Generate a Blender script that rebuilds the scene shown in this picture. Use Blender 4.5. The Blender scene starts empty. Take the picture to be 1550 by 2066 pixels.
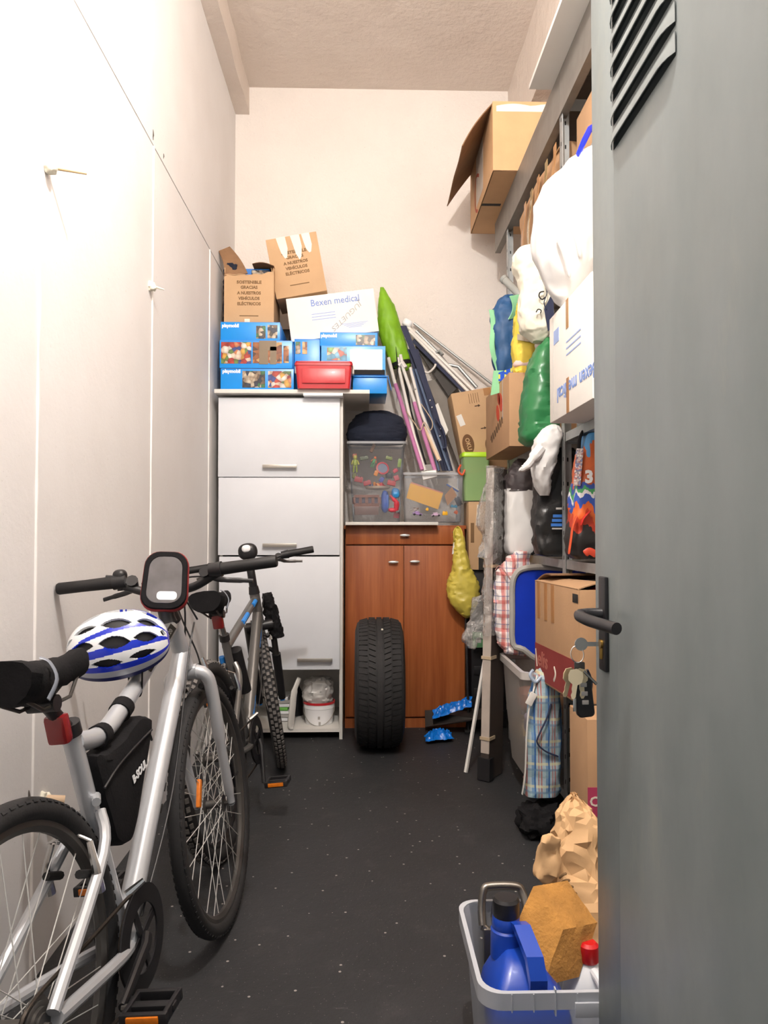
import bpy, bmesh, math, random
from mathutils import Vector, Matrix, noise, Euler
random.seed(7)
V = Vector
R = math.radians
SC = bpy.context.scene
COL = SC.collection

# ------------------------------------------------------------------ camera
FPX, CXP, CYP = 1500.0, 775.0, 1033.0
CAM_POS = V((0.0, 0.0, 1.15))
YAW, PITCH = math.atan(40 / 1500), math.atan(42 / 1500)
FW = V((math.sin(YAW) * math.cos(PITCH), math.cos(YAW) * math.cos(PITCH), math.sin(PITCH)))
RT = V((math.cos(YAW), -math.sin(YAW), 0))
UP = RT.cross(FW)
cam_data = bpy.data.cameras.new('camera')
cam_data.sensor_fit = 'VERTICAL'
cam_data.sensor_height = 36.0
cam_data.lens = 36.0 * FPX / 2066.0
cam_data.clip_start = 0.02
cam = bpy.data.objects.new('camera', cam_data)
COL.objects.link(cam)
cam.matrix_world = Matrix(((RT.x, UP.x, -FW.x, CAM_POS.x), (RT.y, UP.y, -FW.y, CAM_POS.y), (RT.z, UP.z, -FW.z, CAM_POS.z), (0, 0, 0, 1)))
SC.camera = cam

# ------------------------------------------------------------------ world, lamp light, exposure
world = bpy.data.worlds.new('corridor_light')
SC.world = world
world.use_nodes = True
world.node_tree.nodes['Background'].inputs[0].default_value = (0.9, 0.95, 1.0, 1)
world.node_tree.nodes['Background'].inputs[1].default_value = 0.22
LAMP_POS = V((0.06, 1.10, 3.42))
LAMP_POWER = 92.0
LAMP_COLOR = (1.0, 0.972, 0.935)
SC.view_settings.view_transform = 'Standard'
SC.view_settings.look = 'None'
SC.view_settings.gamma = 1.0
SC.view_settings.use_curve_mapping = False
SC.view_settings.exposure = 1.05


# ------------------------------------------------------------------ pixel -> place helpers (a measuring tool: every point gets its own real depth)
def ray(px, py):
    return FW + RT * ((px - CXP) / FPX) - UP * ((py - CYP) / FPX)
def P(px, py, y):
    d = ray(px, py)
    return CAM_POS + d * ((y - CAM_POS.y) / d.y)
def PXW(px, py, x):
    d = ray(px, py)
    return CAM_POS + d * ((x - CAM_POS.x) / d.x)
def PZ(px, py, z):
    d = ray(px, py)
    return CAM_POS + d * ((z - CAM_POS.z) / d.z)


# ------------------------------------------------------------------ colours and materials
def lin(h):
    if not isinstance(h, str):
        return (h[0], h[1], h[2], 1)
    h = h.lstrip('#')
    c = [int(h[i:i + 2], 16) / 255 for i in (0, 2, 4)]
    return tuple((x / 12.92 if x <= 0.04045 else ((x + 0.055) / 1.055) ** 2.4) for x in c) + (1,)

MATS = {}
class NT:
    def __init__(s, name):
        s.m = bpy.data.materials.new(name)
        s.m.use_nodes = True
        s.t = s.m.node_tree
        s.b = s.t.nodes['Principled BSDF']
        s.out = s.t.nodes['Material Output']
    def n(s, typ, **kw):
        nd = s.t.nodes.new(typ)
        for k, v in kw.items():
            setattr(nd, k, v)
        return nd
    def l(s, a, b):
        s.t.links.new(a, b)
    def coord(s, scale=(1, 1, 1), rot=(0, 0, 0), loc=(0, 0, 0)):
        tc = s.n('ShaderNodeTexCoord')
        mp = s.n('ShaderNodeMapping')
        mp.inputs['Scale'].default_value = scale
        mp.inputs['Rotation'].default_value = rot
        mp.inputs['Location'].default_value = loc
        s.l(tc.outputs['Object'], mp.inputs['Vector'])
        return mp.outputs['Vector']
    def noise(s, vec, scale, detail=4, rough=.55):
        nd = s.n('ShaderNodeTexNoise')
        nd.inputs['Scale'].default_value = scale
        nd.inputs['Detail'].default_value = detail
        nd.inputs['Roughness'].default_value = rough
        s.l(vec, nd.inputs['Vector'])
        return nd.outputs['Fac']
    def ramp(s, fac, stops, interp='LINEAR'):
        nd = s.n('ShaderNodeValToRGB')
        nd.color_ramp.interpolation = interp
        e = nd.color_ramp.elements
        while len(e) < len(stops):
            e.new(0.5)
        for el, (p, c) in zip(e, stops):
            el.position = p
            el.color = lin(c)
        s.l(fac, nd.inputs['Fac'])
        return nd.outputs['Color']
    def mix(s, fac, a, b):
        nd = s.n('ShaderNodeMix', data_type='RGBA')
        for sock, val in ((nd.inputs[0], fac), (nd.inputs[6], a), (nd.inputs[7], b)):
            if hasattr(val, 'is_linked'):
                s.l(val, sock)
            elif sock == nd.inputs[0]:
                sock.default_value = val
            else:
                sock.default_value = lin(val)
        return nd.outputs[2]
    def math(s, op, a, b=0.0):
        nd = s.n('ShaderNodeMath', operation=op)
        for i, v in enumerate((a, b)):
            if hasattr(v, 'is_linked'):
                s.l(v, nd.inputs[i])
            else:
                nd.inputs[i].default_value = v
        return nd.outputs[0]
    def bump(s, h, strength=.3, dist=.01):
        nd = s.n('ShaderNodeBump')
        nd.inputs['Strength'].default_value = strength
        nd.inputs['Distance'].default_value = dist
        s.l(h, nd.inputs['Height'])
        s.l(nd.outputs['Normal'], s.b.inputs['Normal'])
    def set(s, **kw):
        for k, v in kw.items():
            sock = s.b.inputs[k.replace('_', ' ')]
            if hasattr(v, 'is_linked'):
                s.l(v, sock)
            else:
                sock.default_value = v

def shade(h, f):
    c = lin(h)
    return (min(1, c[0] * f), min(1, c[1] * f), min(1, c[2] * f))

def mat(name, col, rough=.6, metal=0.0, var=.08, vscale=8, bump=0.0, bscale=60, spec=.5, sheen=0, coat=0, stretch=(1, 1, 1)):
    """plain procedural surface: base colour with slight noise variation and fine relief"""
    if name in MATS:
        return MATS[name]
    t = NT(name)
    vec = t.coord(stretch)
    f = t.noise(vec, vscale, 3)
    t.set(Base_Color=t.ramp(f, [(.3, shade(col, 1 - var)), (.7, shade(col, 1 + var))]), Roughness=rough, Metallic=metal)
    t.b.inputs['Specular IOR Level'].default_value = spec
    if sheen:
        t.b.inputs['Sheen Weight'].default_value = sheen
    if coat:
        t.b.inputs['Coat Weight'].default_value = coat
    if bump:
        t.bump(t.noise(vec, bscale, 5), bump, .004)
    MATS[name] = t.m
    return t.m

def clear_plastic(name, tint, clear=.7, rough=.15, bubble=0):
    """thin see-through plastic: part of the light passes, part is milky, with glossy highlights"""
    if name in MATS:
        return MATS[name]
    t = NT(name)
    t.set(Base_Color=lin(tint), Roughness=rough)
    tr = t.n('ShaderNodeBsdfTransparent')
    tr.inputs[0].default_value = tuple(.85 + .15 * c for c in lin(tint)[:3]) + (1,)
    mx = t.n('ShaderNodeMixShader')
    fr = t.n('ShaderNodeFresnel')
    fr.inputs['IOR'].default_value = 1.35
    fac = t.math('SUBTRACT', clear, fr.outputs[0])
    if bubble:
        vec = t.coord()
        vo = t.n('ShaderNodeTexVoronoi')
        vo.inputs['Scale'].default_value = bubble
        t.l(vec, vo.inputs['Vector'])
        h = t.math('MULTIPLY', vo.outputs['Distance'], -1.0)
        nz = t.noise(vec, 14, 4)
        h2 = t.math('ADD', h, nz)
        t.bump(h2, 1.0, .02)
    t.l(fac, mx.inputs[0])
    t.l(t.b.outputs[0], mx.inputs[1])
    t.l(tr.outputs[0], mx.inputs[2])
    t.l(mx.outputs[0], t.out.inputs['Surface'])
    MATS[name] = t.m
    return t.m

def shiny_film(name, tint, bubble=90, bstr=.6, gloss=.10):
    """clear film seen mostly by its glints"""
    t = NT(name)
    t.set(Base_Color=lin(tint), Roughness=.4)
    vec = t.coord()
    vo = t.n('ShaderNodeTexVoronoi')
    vo.inputs['Scale'].default_value = bubble
    t.l(vec, vo.inputs['Vector'])
    t.bump(t.math('ADD', t.math('MULTIPLY', vo.outputs['Distance'], -.6), t.noise(vec, 16, 3)), bstr, .012)
    nrm = t.b.inputs['Normal'].links[0].from_socket
    gl = t.n('ShaderNodeBsdfGlossy')
    gl.inputs['Color'].default_value = (.95, .95, .95, 1)
    gl.inputs['Roughness'].default_value = gloss
    t.l(nrm, gl.inputs['Normal'])
    tr = t.n('ShaderNodeBsdfTransparent')
    tr.inputs[0].default_value = (.93, .93, .93, 1)
    m1 = t.n('ShaderNodeMixShader')
    m1.inputs[0].default_value = .24
    t.l(tr.outputs[0], m1.inputs[1])
    t.l(t.b.outputs[0], m1.inputs[2])
    lw = t.n('ShaderNodeLayerWeight')
    lw.inputs['Blend'].default_value = .28
    t.l(nrm, lw.inputs['Normal'])
    m2 = t.n('ShaderNodeMixShader')
    t.l(t.math('MULTIPLY', lw.outputs['Facing'], .9), m2.inputs[0])
    t.l(m1.outputs[0], m2.inputs[1])
    t.l(gl.outputs[0], m2.inputs[2])
    t.l(m2.outputs[0], t.out.inputs['Surface'])
    return t.m

def plaid(name, base, bands, scale=1.0, rough=.7, axes=(0, 2)):
    """woven tartan: bands = (axis, period, offset, width, colour, strength)"""
    t = NT(name)
    sep = t.n('ShaderNodeSeparateXYZ')
    t.l(t.coord((scale,) * 3), sep.inputs[0])
    colr = None
    for ax, per, off, wid, c, st in bands:
        fr = t.math('FRACT', t.math('ADD', t.math('DIVIDE', sep.outputs[axes[ax]], per), off))
        m = t.math('MULTIPLY', t.math('LESS_THAN', fr, wid), st)
        colr = t.mix(m, base if colr is None else colr, c)
    t.set(Base_Color=colr, Roughness=rough)
    t.bump(t.noise(t.coord(), 35, 4), .4, .01)
    return t.m

def picture(name, palette, scale=40, seed=0.0):
    """printed colour picture on packaging: soft patches from a palette"""
    t = NT(name)
    vec = t.coord((1, 1, 1), loc=(seed, seed * .7, seed * 1.3))
    vo = t.n('ShaderNodeTexVoronoi')
    vo.inputs['Scale'].default_value = scale
    t.l(vec, vo.inputs['Vector'])
    sp = t.n('ShaderNodeSeparateColor')
    t.l(vo.outputs['Color'], sp.inputs[0])
    n = len(palette)
    c = t.ramp(sp.outputs[0], [(i / n, p) for i, p in enumerate(palette)], 'CONSTANT')
    d = t.ramp(vo.outputs['Distance'], [(0.0, '#ffffff'), (.7, '#8a7a70')])
    nd = t.n('ShaderNodeMix', data_type='RGBA', blend_type='MULTIPLY')
    nd.inputs[0].default_value = .7
    t.l(c, nd.inputs[6])
    t.l(d, nd.inputs[7])
    t.set(Base_Color=nd.outputs[2], Roughness=.35)
    return t.m


# ------------------------------------------------------------------ mesh collecting
class MB:
    def __init__(s):
        s.bm = bmesh.new()
    def box(s, c, size, rot=None, bev=0.0, seg=2):
        M = Matrix.Translation(V(c)) @ (rot.to_4x4() if rot is not None else Matrix.Identity(4)) @ Matrix.Diagonal((*size, 1))
        g = bmesh.ops.create_cube(s.bm, size=1.0, matrix=M)
        if bev:
            es = list({e for v in g['verts'] for e in v.link_edges})
            bmesh.ops.bevel(s.bm, geom=es, offset=bev, segments=seg, profile=.6, affect='EDGES', clamp_overlap=True)
        return s
    def ring(s, pts):
        return [s.bm.verts.new(p) for p in pts]
    def bridge(s, a, b, closed=True):
        n = len(a)
        for i in range(n if closed else n - 1):
            j = (i + 1) % n
            try:
                s.bm.faces.new((a[i], a[j], b[j], b[i]))
            except ValueError:
                pass
    def cap(s, ringv, flip=False):
        try:
            s.bm.faces.new(list(reversed(ringv)) if flip else ringv)
        except ValueError:
            pass
    def loft(s, rings, caps=True, closed_path=False):
        rv = [s.ring(r) for r in rings]
        for a, b in zip(rv, rv[1:]):
            s.bridge(a, b)
        if closed_path:
            s.bridge(rv[-1], rv[0])
        elif caps:
            s.cap(rv[0], True)
            s.cap(rv[-1])
        return s
    def tube(s, pts, r, seg=8, closed=False, caps=True, flat=1.0):
        pts = [V(p) for p in pts]
        n = len(pts)
        rr = r if isinstance(r, (list, tuple)) else [r] * n
        rings, prev = [], None
        for i, p in enumerate(pts):
            if closed:
                t = (pts[(i + 1) % n] - pts[i - 1])
            else:
                t = pts[min(i + 1, n - 1)] - pts[max(i - 1, 0)]
            t = t.normalized() if t.length > 1e-9 else V((0, 0, 1))
            if prev is None:
                ref = V((0, 0, 1)) if abs(t.z) < .9 else V((0, 1, 0))
                a = (ref - t * ref.dot(t)).normalized()
            else:
                a = prev - t * prev.dot(t)
                a = a.normalized() if a.length > 1e-6 else prev
            prev = a
            b = t.cross(a)
            rings.append([p + (a * math.cos(2 * math.pi * k / seg) + b * (math.sin(2 * math.pi * k / seg) * flat)) * rr[i] for k in range(seg)])
        s.loft(rings, caps=caps and not closed, closed_path=closed)
        return s
    def lathe(s, prof, seg=32, M=None, caps=True, arc=None):
        """prof: (radius, height) pairs about local z"""
        M = M or Matrix.Identity(4)
        rings = [[M @ V((r * math.cos(2 * math.pi * k / seg), r * math.sin(2 * math.pi * k / seg), h)) for k in range(seg)] for r, h in prof]
        s.loft(rings, caps=caps)
        return s
    def torus(s, prof, seg=64, M=None):
        """closed profile of (radius, height) swept around local z"""
        M = M or Matrix.Identity(4)
        rings = [[M @ V((r * math.cos(a), r * math.sin(a), h)) for r, h in prof] for a in (2 * math.pi * k / seg for k in range(seg))]
        s.loft(rings, closed_path=True)
        return s
    def prism(s, poly, off):
        """closed polygon (3d points) extruded by a vector"""
        a = s.ring([V(p) for p in poly])
        b = s.ring([V(p) + V(off) for p in poly])
        s.cap(a, True)
        s.cap(b)
        s.bridge(a, b)
        return s
    def quad_slab(s, a, b, c, d, th):
        n = (V(b) - V(a)).cross(V(d) - V(a)).normalized() * th
        return s.prism([a, b, c, d], n)
    def sheet(s, fn, nu, nv, th=0.0, wrap=False):
        """surface patch fn(u,v), optionally with thickness"""
        g = [[V(fn(i / nu, j / nv)) for j in range(nv + 1)] for i in range(nu + 1)]
        vs = [[s.bm.verts.new(p) for p in row] for row in g]
        fs = []
        for i in range(nu):
            for j in range(nv):
                fs.append(s.bm.faces.new((vs[i][j], vs[i + 1][j], vs[i + 1][j + 1], vs[i][j + 1])))
        if th:
            s.bm.normal_update()
            bmesh.ops.solidify(s.bm, geom=fs, thickness=th)
        return s
    def blob(s, c, r, e=2.4, nu=28, nv=18, amp=0.0, sc=8.0, rot=None, taper=0.0, seed=0.0):
        """pillow-like superellipsoid with crumples"""
        def sg(x, p):
            return math.copysign(abs(x) ** p, x)
        q = 2 / e
        rot = rot or Matrix.Identity(3)
        rings = []
        for j in range(nv + 1):
            ph = -math.pi / 2 + math.pi * j / nv
            ph = max(min(ph, math.pi / 2 - .02), -math.pi / 2 + .02)
            row = []
            for i in range(nu):
                th = 2 * math.pi * i / nu
                p = V((sg(math.cos(ph), q) * sg(math.cos(th), q), sg(math.cos(ph), q) * sg(math.sin(th), q), sg(math.sin(ph), q)))
                k = 1 - taper * (p.z * .5 + .5)
                w = V((p.x * r[0] * k, p.y * r[1] * k, p.z * r[2]))
                if amp:
                    w += p * (amp * (noise.noise(w * sc + V((seed, seed, 0))) + .5 * noise.noise(w * sc * 2.3 + V((0, seed, 3)))))
                row.append(V(c) + rot @ w)
            rings.append(row)
        s.loft(rings)
        return s
    def sack(s, prof, n=52, e=2.6, amp=.008, sc=9.0, seed=0.0, sub=8, vert=1.0):
        """soft bag: prof = (centre, rx, ry) from the base up, interpolated smoothly"""
        rings = []
        K = len(prof)
        def cr(a, b, c, d, t):
            return .5 * ((2 * b) + (c - a) * t + (2 * a - 5 * b + 4 * c - d) * t * t + (-a + 3 * b - 3 * c + d) * t ** 3)
        q = 2 / e
        for i in range(K - 1):
            for k in range(sub + (1 if i == K - 2 else 0)):
                t = k / sub
                A, B, C, D = (prof[max(i - 1, 0)], prof[i], prof[i + 1], prof[min(i + 2, K - 1)])
                c = V([cr(A[0][m], B[0][m], C[0][m], D[0][m], t) for m in range(3)])
                rx, ry = (max(.002, cr(A[m], B[m], C[m], D[m], t)) for m in (1, 2))
                row = []
                for h in range(n):
                    th = 2 * math.pi * h / n
                    cx, sy = math.cos(th), math.sin(th)
                    p = V((math.copysign(abs(cx) ** q, cx) * rx, math.copysign(abs(sy) ** q, sy) * ry, 0))
                    w = c + p
                    nz = noise.noise(V((w.x * sc, w.y * sc, w.z * sc * vert + seed))) + .6 * noise.noise(V((w.x * sc * 2.2 + 5, w.y * sc * 2.2, w.z * sc * 2.2 * vert + seed)))
                    f1 = 1 - abs(noise.noise(V((w.x * sc * 1.7 + 9, w.y * sc * 1.7, w.z * sc * 1.7 * vert + seed)))) * 3.2
                    f2 = 1 - abs(noise.noise(V((w.x * sc * 3.6, w.y * sc * 3.6 + 4, w.z * sc * 3.6 * vert + seed)))) * 3.2
                    nz += .75 * max(-.6, f1) + .35 * max(-.6, f2) - .5
                    d = p.normalized()
                    k = amp * min(1.0, min(rx, ry) / .03)
                    row.append(w + d * k * nz + V((0, 0, k * .4 * nz)))
                rings.append(row)
        s.loft(rings)
        return s
    def mesh(s, name, smooth=35):
        bmesh.ops.recalc_face_normals(s.bm, faces=s.bm.faces)
        me = bpy.data.meshes.new(name)
        s.bm.to_mesh(me)
        s.bm.free()
        if smooth:
            me.polygons.foreach_set('use_smooth', [True] * len(me.polygons))
            me.set_sharp_from_angle(angle=R(smooth))
        return me

MWD = {}
def mw(o):
    return MWD.get(o.name, Matrix.Identity(4))

def thing(name, label, cat, M=None, group=None, parent=None):
    """an Empty at the thing's base that carries its parts"""
    o = bpy.data.objects.new(name, None)
    COL.objects.link(o)
    o.empty_display_size = .05
    if M is None:
        M = Matrix.Identity(4)
    elif isinstance(M, Vector):
        M = Matrix.Translation(M)
    if parent is not None:
        o.parent = parent
        o.matrix_local = mw(parent).inverted() @ M
    else:
        o.matrix_world = M
        if label:
            o['label'] = label
            o['category'] = cat
        if group:
            o['group'] = group
    MWD[o.name] = M.copy()
    return o

def link(name, me, m, parent=None, origin=None, local=False, label=None, cat=None, group=None, kind=None):
    """put a mesh into the scene as ONE object; coordinates are of the place unless local"""
    o = bpy.data.objects.new(name, me)
    COL.objects.link(o)
    for q in (m if isinstance(m, (list, tuple)) else [m]):
        me.materials.append(q)
    if parent is not None:
        o.parent = parent
        if not local:
            me.transform(mw(parent).inverted())
        MWD[o.name] = mw(parent).copy()
    else:
        if origin is None and not local:
            xs = [v.co for v in me.vertices]
            lo = V((min(c.x for c in xs), min(c.y for c in xs), min(c.z for c in xs)))
            hi = V((max(c.x for c in xs), max(c.y for c in xs), max(c.z for c in xs)))
            origin = V(((lo.x + hi.x) / 2, (lo.y + hi.y) / 2, lo.z))
        origin = origin or V((0, 0, 0))
        me.transform(Matrix.Translation(-origin))
        o.location = origin
        MWD[o.name] = Matrix.Translation(origin)
    if label:
        o['label'] = label
    if cat:
        o['category'] = cat
    if group:
        o['group'] = group
    if kind:
        o['kind'] = kind
    return o

def part(name, mb, m, parent, local=False, smooth=35, label=None, kind=None):
    return link(name, mb.mesh(name, smooth), m, parent, local=local, label=label, kind=kind)
def solo(name, mb, m, label, cat, group=None, smooth=35, kind=None):
    return link(name, mb.mesh(name, smooth), m, None, label=label, cat=cat, group=group, kind=kind)
def struct(name, mb, m, smooth=0):
    return link(name, mb.mesh(name, smooth), m, None, kind='structure')

def frame(o, x, y):
    """matrix from origin, x direction and y (up) direction of a printed surface"""
    x = V(x).normalized()
    y = (V(y) - x * V(y).dot(x)).normalized()
    z = x.cross(y)
    return Matrix(((x.x, y.x, z.x, o[0]), (x.y, y.y, z.y, o[1]), (x.z, y.z, z.z, o[2]), (0, 0, 0, 1)))

def text(s, parent, o, xdir, ydir, size, m, name='lettering', depth=.0006, align='CENTER', width=None, bold=0.0, local=False, shear=0.0):
    cu = bpy.data.curves.new(name, 'FONT')
    cu.body = s
    cu.size = size * 1.38
    cu.align_x = align
    cu.align_y = 'CENTER'
    cu.extrude = depth
    cu.resolution_u = 2
    cu.offset = bold
    cu.shear = shear
    to = bpy.data.objects.new('tmp', cu)
    COL.objects.link(to)
    me = bpy.data.meshes.new_from_object(to.evaluated_get(bpy.context.evaluated_depsgraph_get()))
    bpy.data.objects.remove(to)
    bpy.data.curves.remove(cu)
    if width and len(me.vertices):
        w = max(v.co.x for v in me.vertices) - min(v.co.x for v in me.vertices)
        me.transform(Matrix.Diagonal((width / w, 1, 1, 1)))
    me.transform(frame(o, xdir, ydir))
    return link(name, me, m, parent, local=local)

def catmull(pts, n=6, closed=False):
    pts = [V(p) for p in pts]
    out = []
    K = len(pts)
    for i in range(K if closed else K - 1):
        g = (lambda j: pts[j % K]) if closed else (lambda j: pts[max(0, min(K - 1, j))])
        a, b, c, d = g(i - 1), g(i), g(i + 1), g(i + 2)
        for k in range(n):
            t = k / n
            out.append(.5 * ((2 * b) + (c - a) * t + (2 * a - 5 * b + 4 * c - d) * t * t + (-a + 3 * b - 3 * c + d) * t ** 3))
    if not closed:
        out.append(pts[-1])
    return out

def rrect(w, h, r, n=5):
    """rounded rectangle outline about the origin"""
    o = []
    for cx, cy, a0 in ((w / 2 - r, h / 2 - r, 0), (-w / 2 + r, h / 2 - r, 90), (-w / 2 + r, -h / 2 + r, 180), (w / 2 - r, -h / 2 + r, 270)):
        for k in range(n + 1):
            a = R(a0 + 90 * k / n)
            o.append((cx + r * math.cos(a), cy + r * math.sin(a)))
    return o

# ------------------------------------------------------------------ the materials of the place
def wall_material(name, c0, c1, bscale, bstr, bdist=.006):
    t = NT(name)
    vec = t.coord()
    f = t.noise(vec, 2.2, 5)
    sp = t.noise(vec, 90, 2)
    base = t.ramp(f, [(.3, c0), (.7, c1)])
    pits = t.ramp(sp, [(.71, '#000000'), (.76, '#ffffff')])
    t.set(Base_Color=t.mix(t.math('MULTIPLY', pits, .25), base, '#9a8f88'), Roughness=.85)
    h = t.math('ADD', t.noise(vec, bscale, 6, .65), t.math('MULTIPLY', t.noise(vec, bscale * .22, 3), 1.2))
    t.bump(h, bstr, bdist)
    return t.m
M_WALL_L = wall_material('painted_concrete_smooth', '#e2dedc', '#e9e6e5', 60, .25, .003)
M_WALL_B = wall_material('painted_concrete_rough', '#e9e1da', '#f0e8e1', 75, .8)
M_CEIL = wall_material('ceiling_plaster', '#dccfc4', '#e4d8ce', 24, .75, .012)
M_JOINT = mat('joint_mortar', '#f2eeeb', .8, bump=.3)
M_CRACK = mat('dark_gap', '#5d5651', .9)
def floor_material():
    t = NT('black_painted_concrete')
    vec = t.coord()
    f = t.noise(vec, 1.6, 6, .6)
    f2 = t.noise(vec, 9, 5, .7)
    base = t.ramp(f, [(.3, '#222325'), (.7, '#2f3033')])
    base = t.mix(t.math('MULTIPLY', t.ramp(f2, [(.55, '#000000'), (.75, '#ffffff')]), .35), base, '#474445')
    vo = t.n('ShaderNodeTexVoronoi')
    vo.inputs['Scale'].default_value = 26
    t.l(vec, vo.inputs['Vector'])
    sp = t.n('ShaderNodeSeparateColor')
    t.l(vo.outputs['Color'], sp.inputs[0])
    flake = t.math('MULTIPLY', t.math('LESS_THAN', vo.outputs['Distance'], .10), t.math('GREATER_THAN', sp.outputs[0], .62))
    vo2 = t.n('ShaderNodeTexVoronoi')
    vo2.inputs['Scale'].default_value = 110
    t.l(vec, vo2.inputs['Vector'])
    sp2 = t.n('ShaderNodeSeparateColor')
    t.l(vo2.outputs['Color'], sp2.inputs[0])
    dust = t.math('MULTIPLY', t.math('LESS_THAN', vo2.outputs['Distance'], .16), t.math('GREATER_THAN', sp2.outputs[1], .7))
    base = t.mix(t.math('MULTIPLY', flake, .75), base, '#b9b2ab')
    base = t.mix(t.math('MULTIPLY', dust, .35), base, '#8b8580')
    vs = t.coord((.7, 5, 1), (0, 0, .5))
    scr = t.ramp(t.noise(vs, 7, 6, .7), [(.66, '#000000'), (.72, '#ffffff')])
    base = t.mix(t.math('MULTIPLY', scr, .16), base, '#8f8a86')
    t.set(Base_Color=base, Roughness=.62)
    t.bump(t.noise(vec, 45, 6, .7), .35, .006)
    return t.m
M_FLOOR = floor_material()
def wood_material():
    t = NT('cherry_wood_veneer')
    v1 = t.coord((9, 9, .55))
    v2 = t.coord((60, 60, 1.1))
    f = t.math('ADD', t.math('MULTIPLY', t.noise(v1, 2.2, 5, .6), .75), t.math('MULTIPLY', t.noise(v2, 2, 4), .3))
    t.set(Base_Color=t.ramp(f, [(.32, '#85401a'), (.52, '#a0582c'), (.72, '#b66b3a')]), Roughness=.42)
    return t.m
M_WOOD = wood_material()
M_LACQ = mat('white_lacquer', '#dfe2e8', .45, var=.015)
M_LACQ2 = mat('white_melamine', '#e2dfd9', .5, var=.02)
M_STEEL = mat('brushed_steel', '#b9b4ac', .35, .8)
M_CARTON = mat('kraft_cardboard', '#c6a27b', .8, var=.06, vscale=5, bump=.12, bscale=120)
M_CARTON2 = mat('brown_cardboard', '#b8916c', .8, var=.07, vscale=5, bump=.12, bscale=120)
M_CARTON3 = mat('dark_cardboard_inside', '#8c6a4c', .85, var=.1, vscale=20)
M_CARTONW = mat('white_cardboard', '#ece7e0', .7, var=.02)
M_TAPE = mat('brown_tape', '#b07f4e', .3, var=.05, coat=.3)
M_TAPEC = mat('clear_tape_torn', '#e6dccb', .35, var=.04)
M_INKB = mat('ink_brown', '#7d5f3e', .8)
M_INKD = mat('ink_dark', '#4a3523', .8)
M_INKK = mat('ink_black', '#26221f', .7)
M_INKBLUE = mat('ink_blue', '#9fb2dd', .7)
M_INKBLUE2 = mat('ink_blue_deep', '#7d96d0', .7)
M_INKGREY = mat('pen_grey', '#b3afab', .7)
M_BLUEBOX = mat('toy_box_blue', '#1592ea', .3, var=.05)
M_BLUEBOX2 = mat('toy_box_light_blue', '#55abea', .25, var=.12, vscale=14)
M_WHITEP = mat('print_white', '#f4f4f6', .4, var=.01)
M_REDP = mat('red_plastic', '#c62b33', .3, var=.05, coat=.3)
M_BLACK = mat('black_rubber', '#171617', .6, var=.15)
M_BLACKP = mat('black_plastic', '#201f21', .38, var=.1)
M_BLACKF = mat('black_fabric', '#161517', .9, var=.2, vscale=30, bump=.3, bscale=200, spec=.25)
M_TYRE = mat('tyre_rubber', '#232223', .75, var=.18, vscale=16, bump=.2, bscale=150)
M_TYRED = mat('tyre_groove', '#131213', .8)
M_SILVER = mat('silver_paint', '#c6c8cc', .32, .35, var=.03, coat=.4)
M_GREYP = mat('graphite_paint', '#6d6b69', .35, .45, var=.06, coat=.3)
M_BLUEP = mat('blue_decal', '#2a86dc', .4)
M_CHROME = mat('bright_metal', '#cfcdca', .22, 1.0, var=.04)
M_DARKM = mat('dark_metal', '#5b5855', .4, .6, var=.15)
M_SPOKE = mat('spoke_steel', '#d9d7d3', .35, .3)
M_DUSTY = mat('dusty_knobs', '#6d6966', .85, var=.25, vscale=60)
M_CHAIN = mat('oily_chain', '#3b342e', .5, .7, var=.2, vscale=60)
M_ORANGE = mat('orange_reflector', '#d9761a', .25, var=.1, vscale=90, coat=.5)
M_REDL = mat('red_lens', '#8d1f22', .2, var=.1, coat=.5)
M_GALV = mat('galvanised_steel', '#a3a6a6', .45, .55, var=.1, vscale=20)
M_GALVD = mat('shelf_steel_weathered', '#85807a', .5, .4, var=.1, vscale=14)
M_NAVY = mat('navy_fabric', '#262b3a', .9, var=.12, vscale=20, bump=.25, bscale=160, spec=.3)
M_NAVYD = mat('navy_webbing', '#232a47', .7, var=.1)
M_CREAM = mat('cream_cotton', '#e9e4d2', .9, var=.04, bump=.3, bscale=30)
M_WHITEC = mat('white_cloth', '#dddbd9', .7, var=.02, bump=.25, bscale=18)
M_YELLOW = mat('yellow_plastic_film', '#d3c154', .4, var=.08, vscale=10, bump=.35, bscale=24)
M_GREENS = mat('green_bin_bag', '#2f7a48', .3, var=.1, vscale=5, bump=.3, bscale=18)
M_LIME = mat('lime_fabric', '#7fb41f', .5, var=.12, vscale=14, bump=.3, bscale=26)
M_LIMEP = mat('lime_plastic', '#b4e22c', .35, var=.04)
M_PINK = mat('pink_coated_tube', '#c77fae', .35, var=.05)
M_TUBEW = mat('white_coated_tube', '#e7e2dc', .35, var=.03)
M_PAPER = mat('brown_paper', '#d3ab7d', .75, var=.07, vscale=6, bump=.25, bscale=25)
M_BAGBLUE = mat('blue_plastic_film', '#0f78dc', .25, var=.12, vscale=20, bump=.4, bscale=40)
M_CANBLUE = mat('blue_canister', '#1c48b4', .3, var=.04, coat=.2)
M_BINBLUE = mat('blue_bin', '#1438b8', .35, var=.06)
M_SPONGE = mat('sponge_foam', '#b3803f', .95, var=.22, vscale=14, bump=.8, bscale=130)
M_DOOR = None

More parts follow.
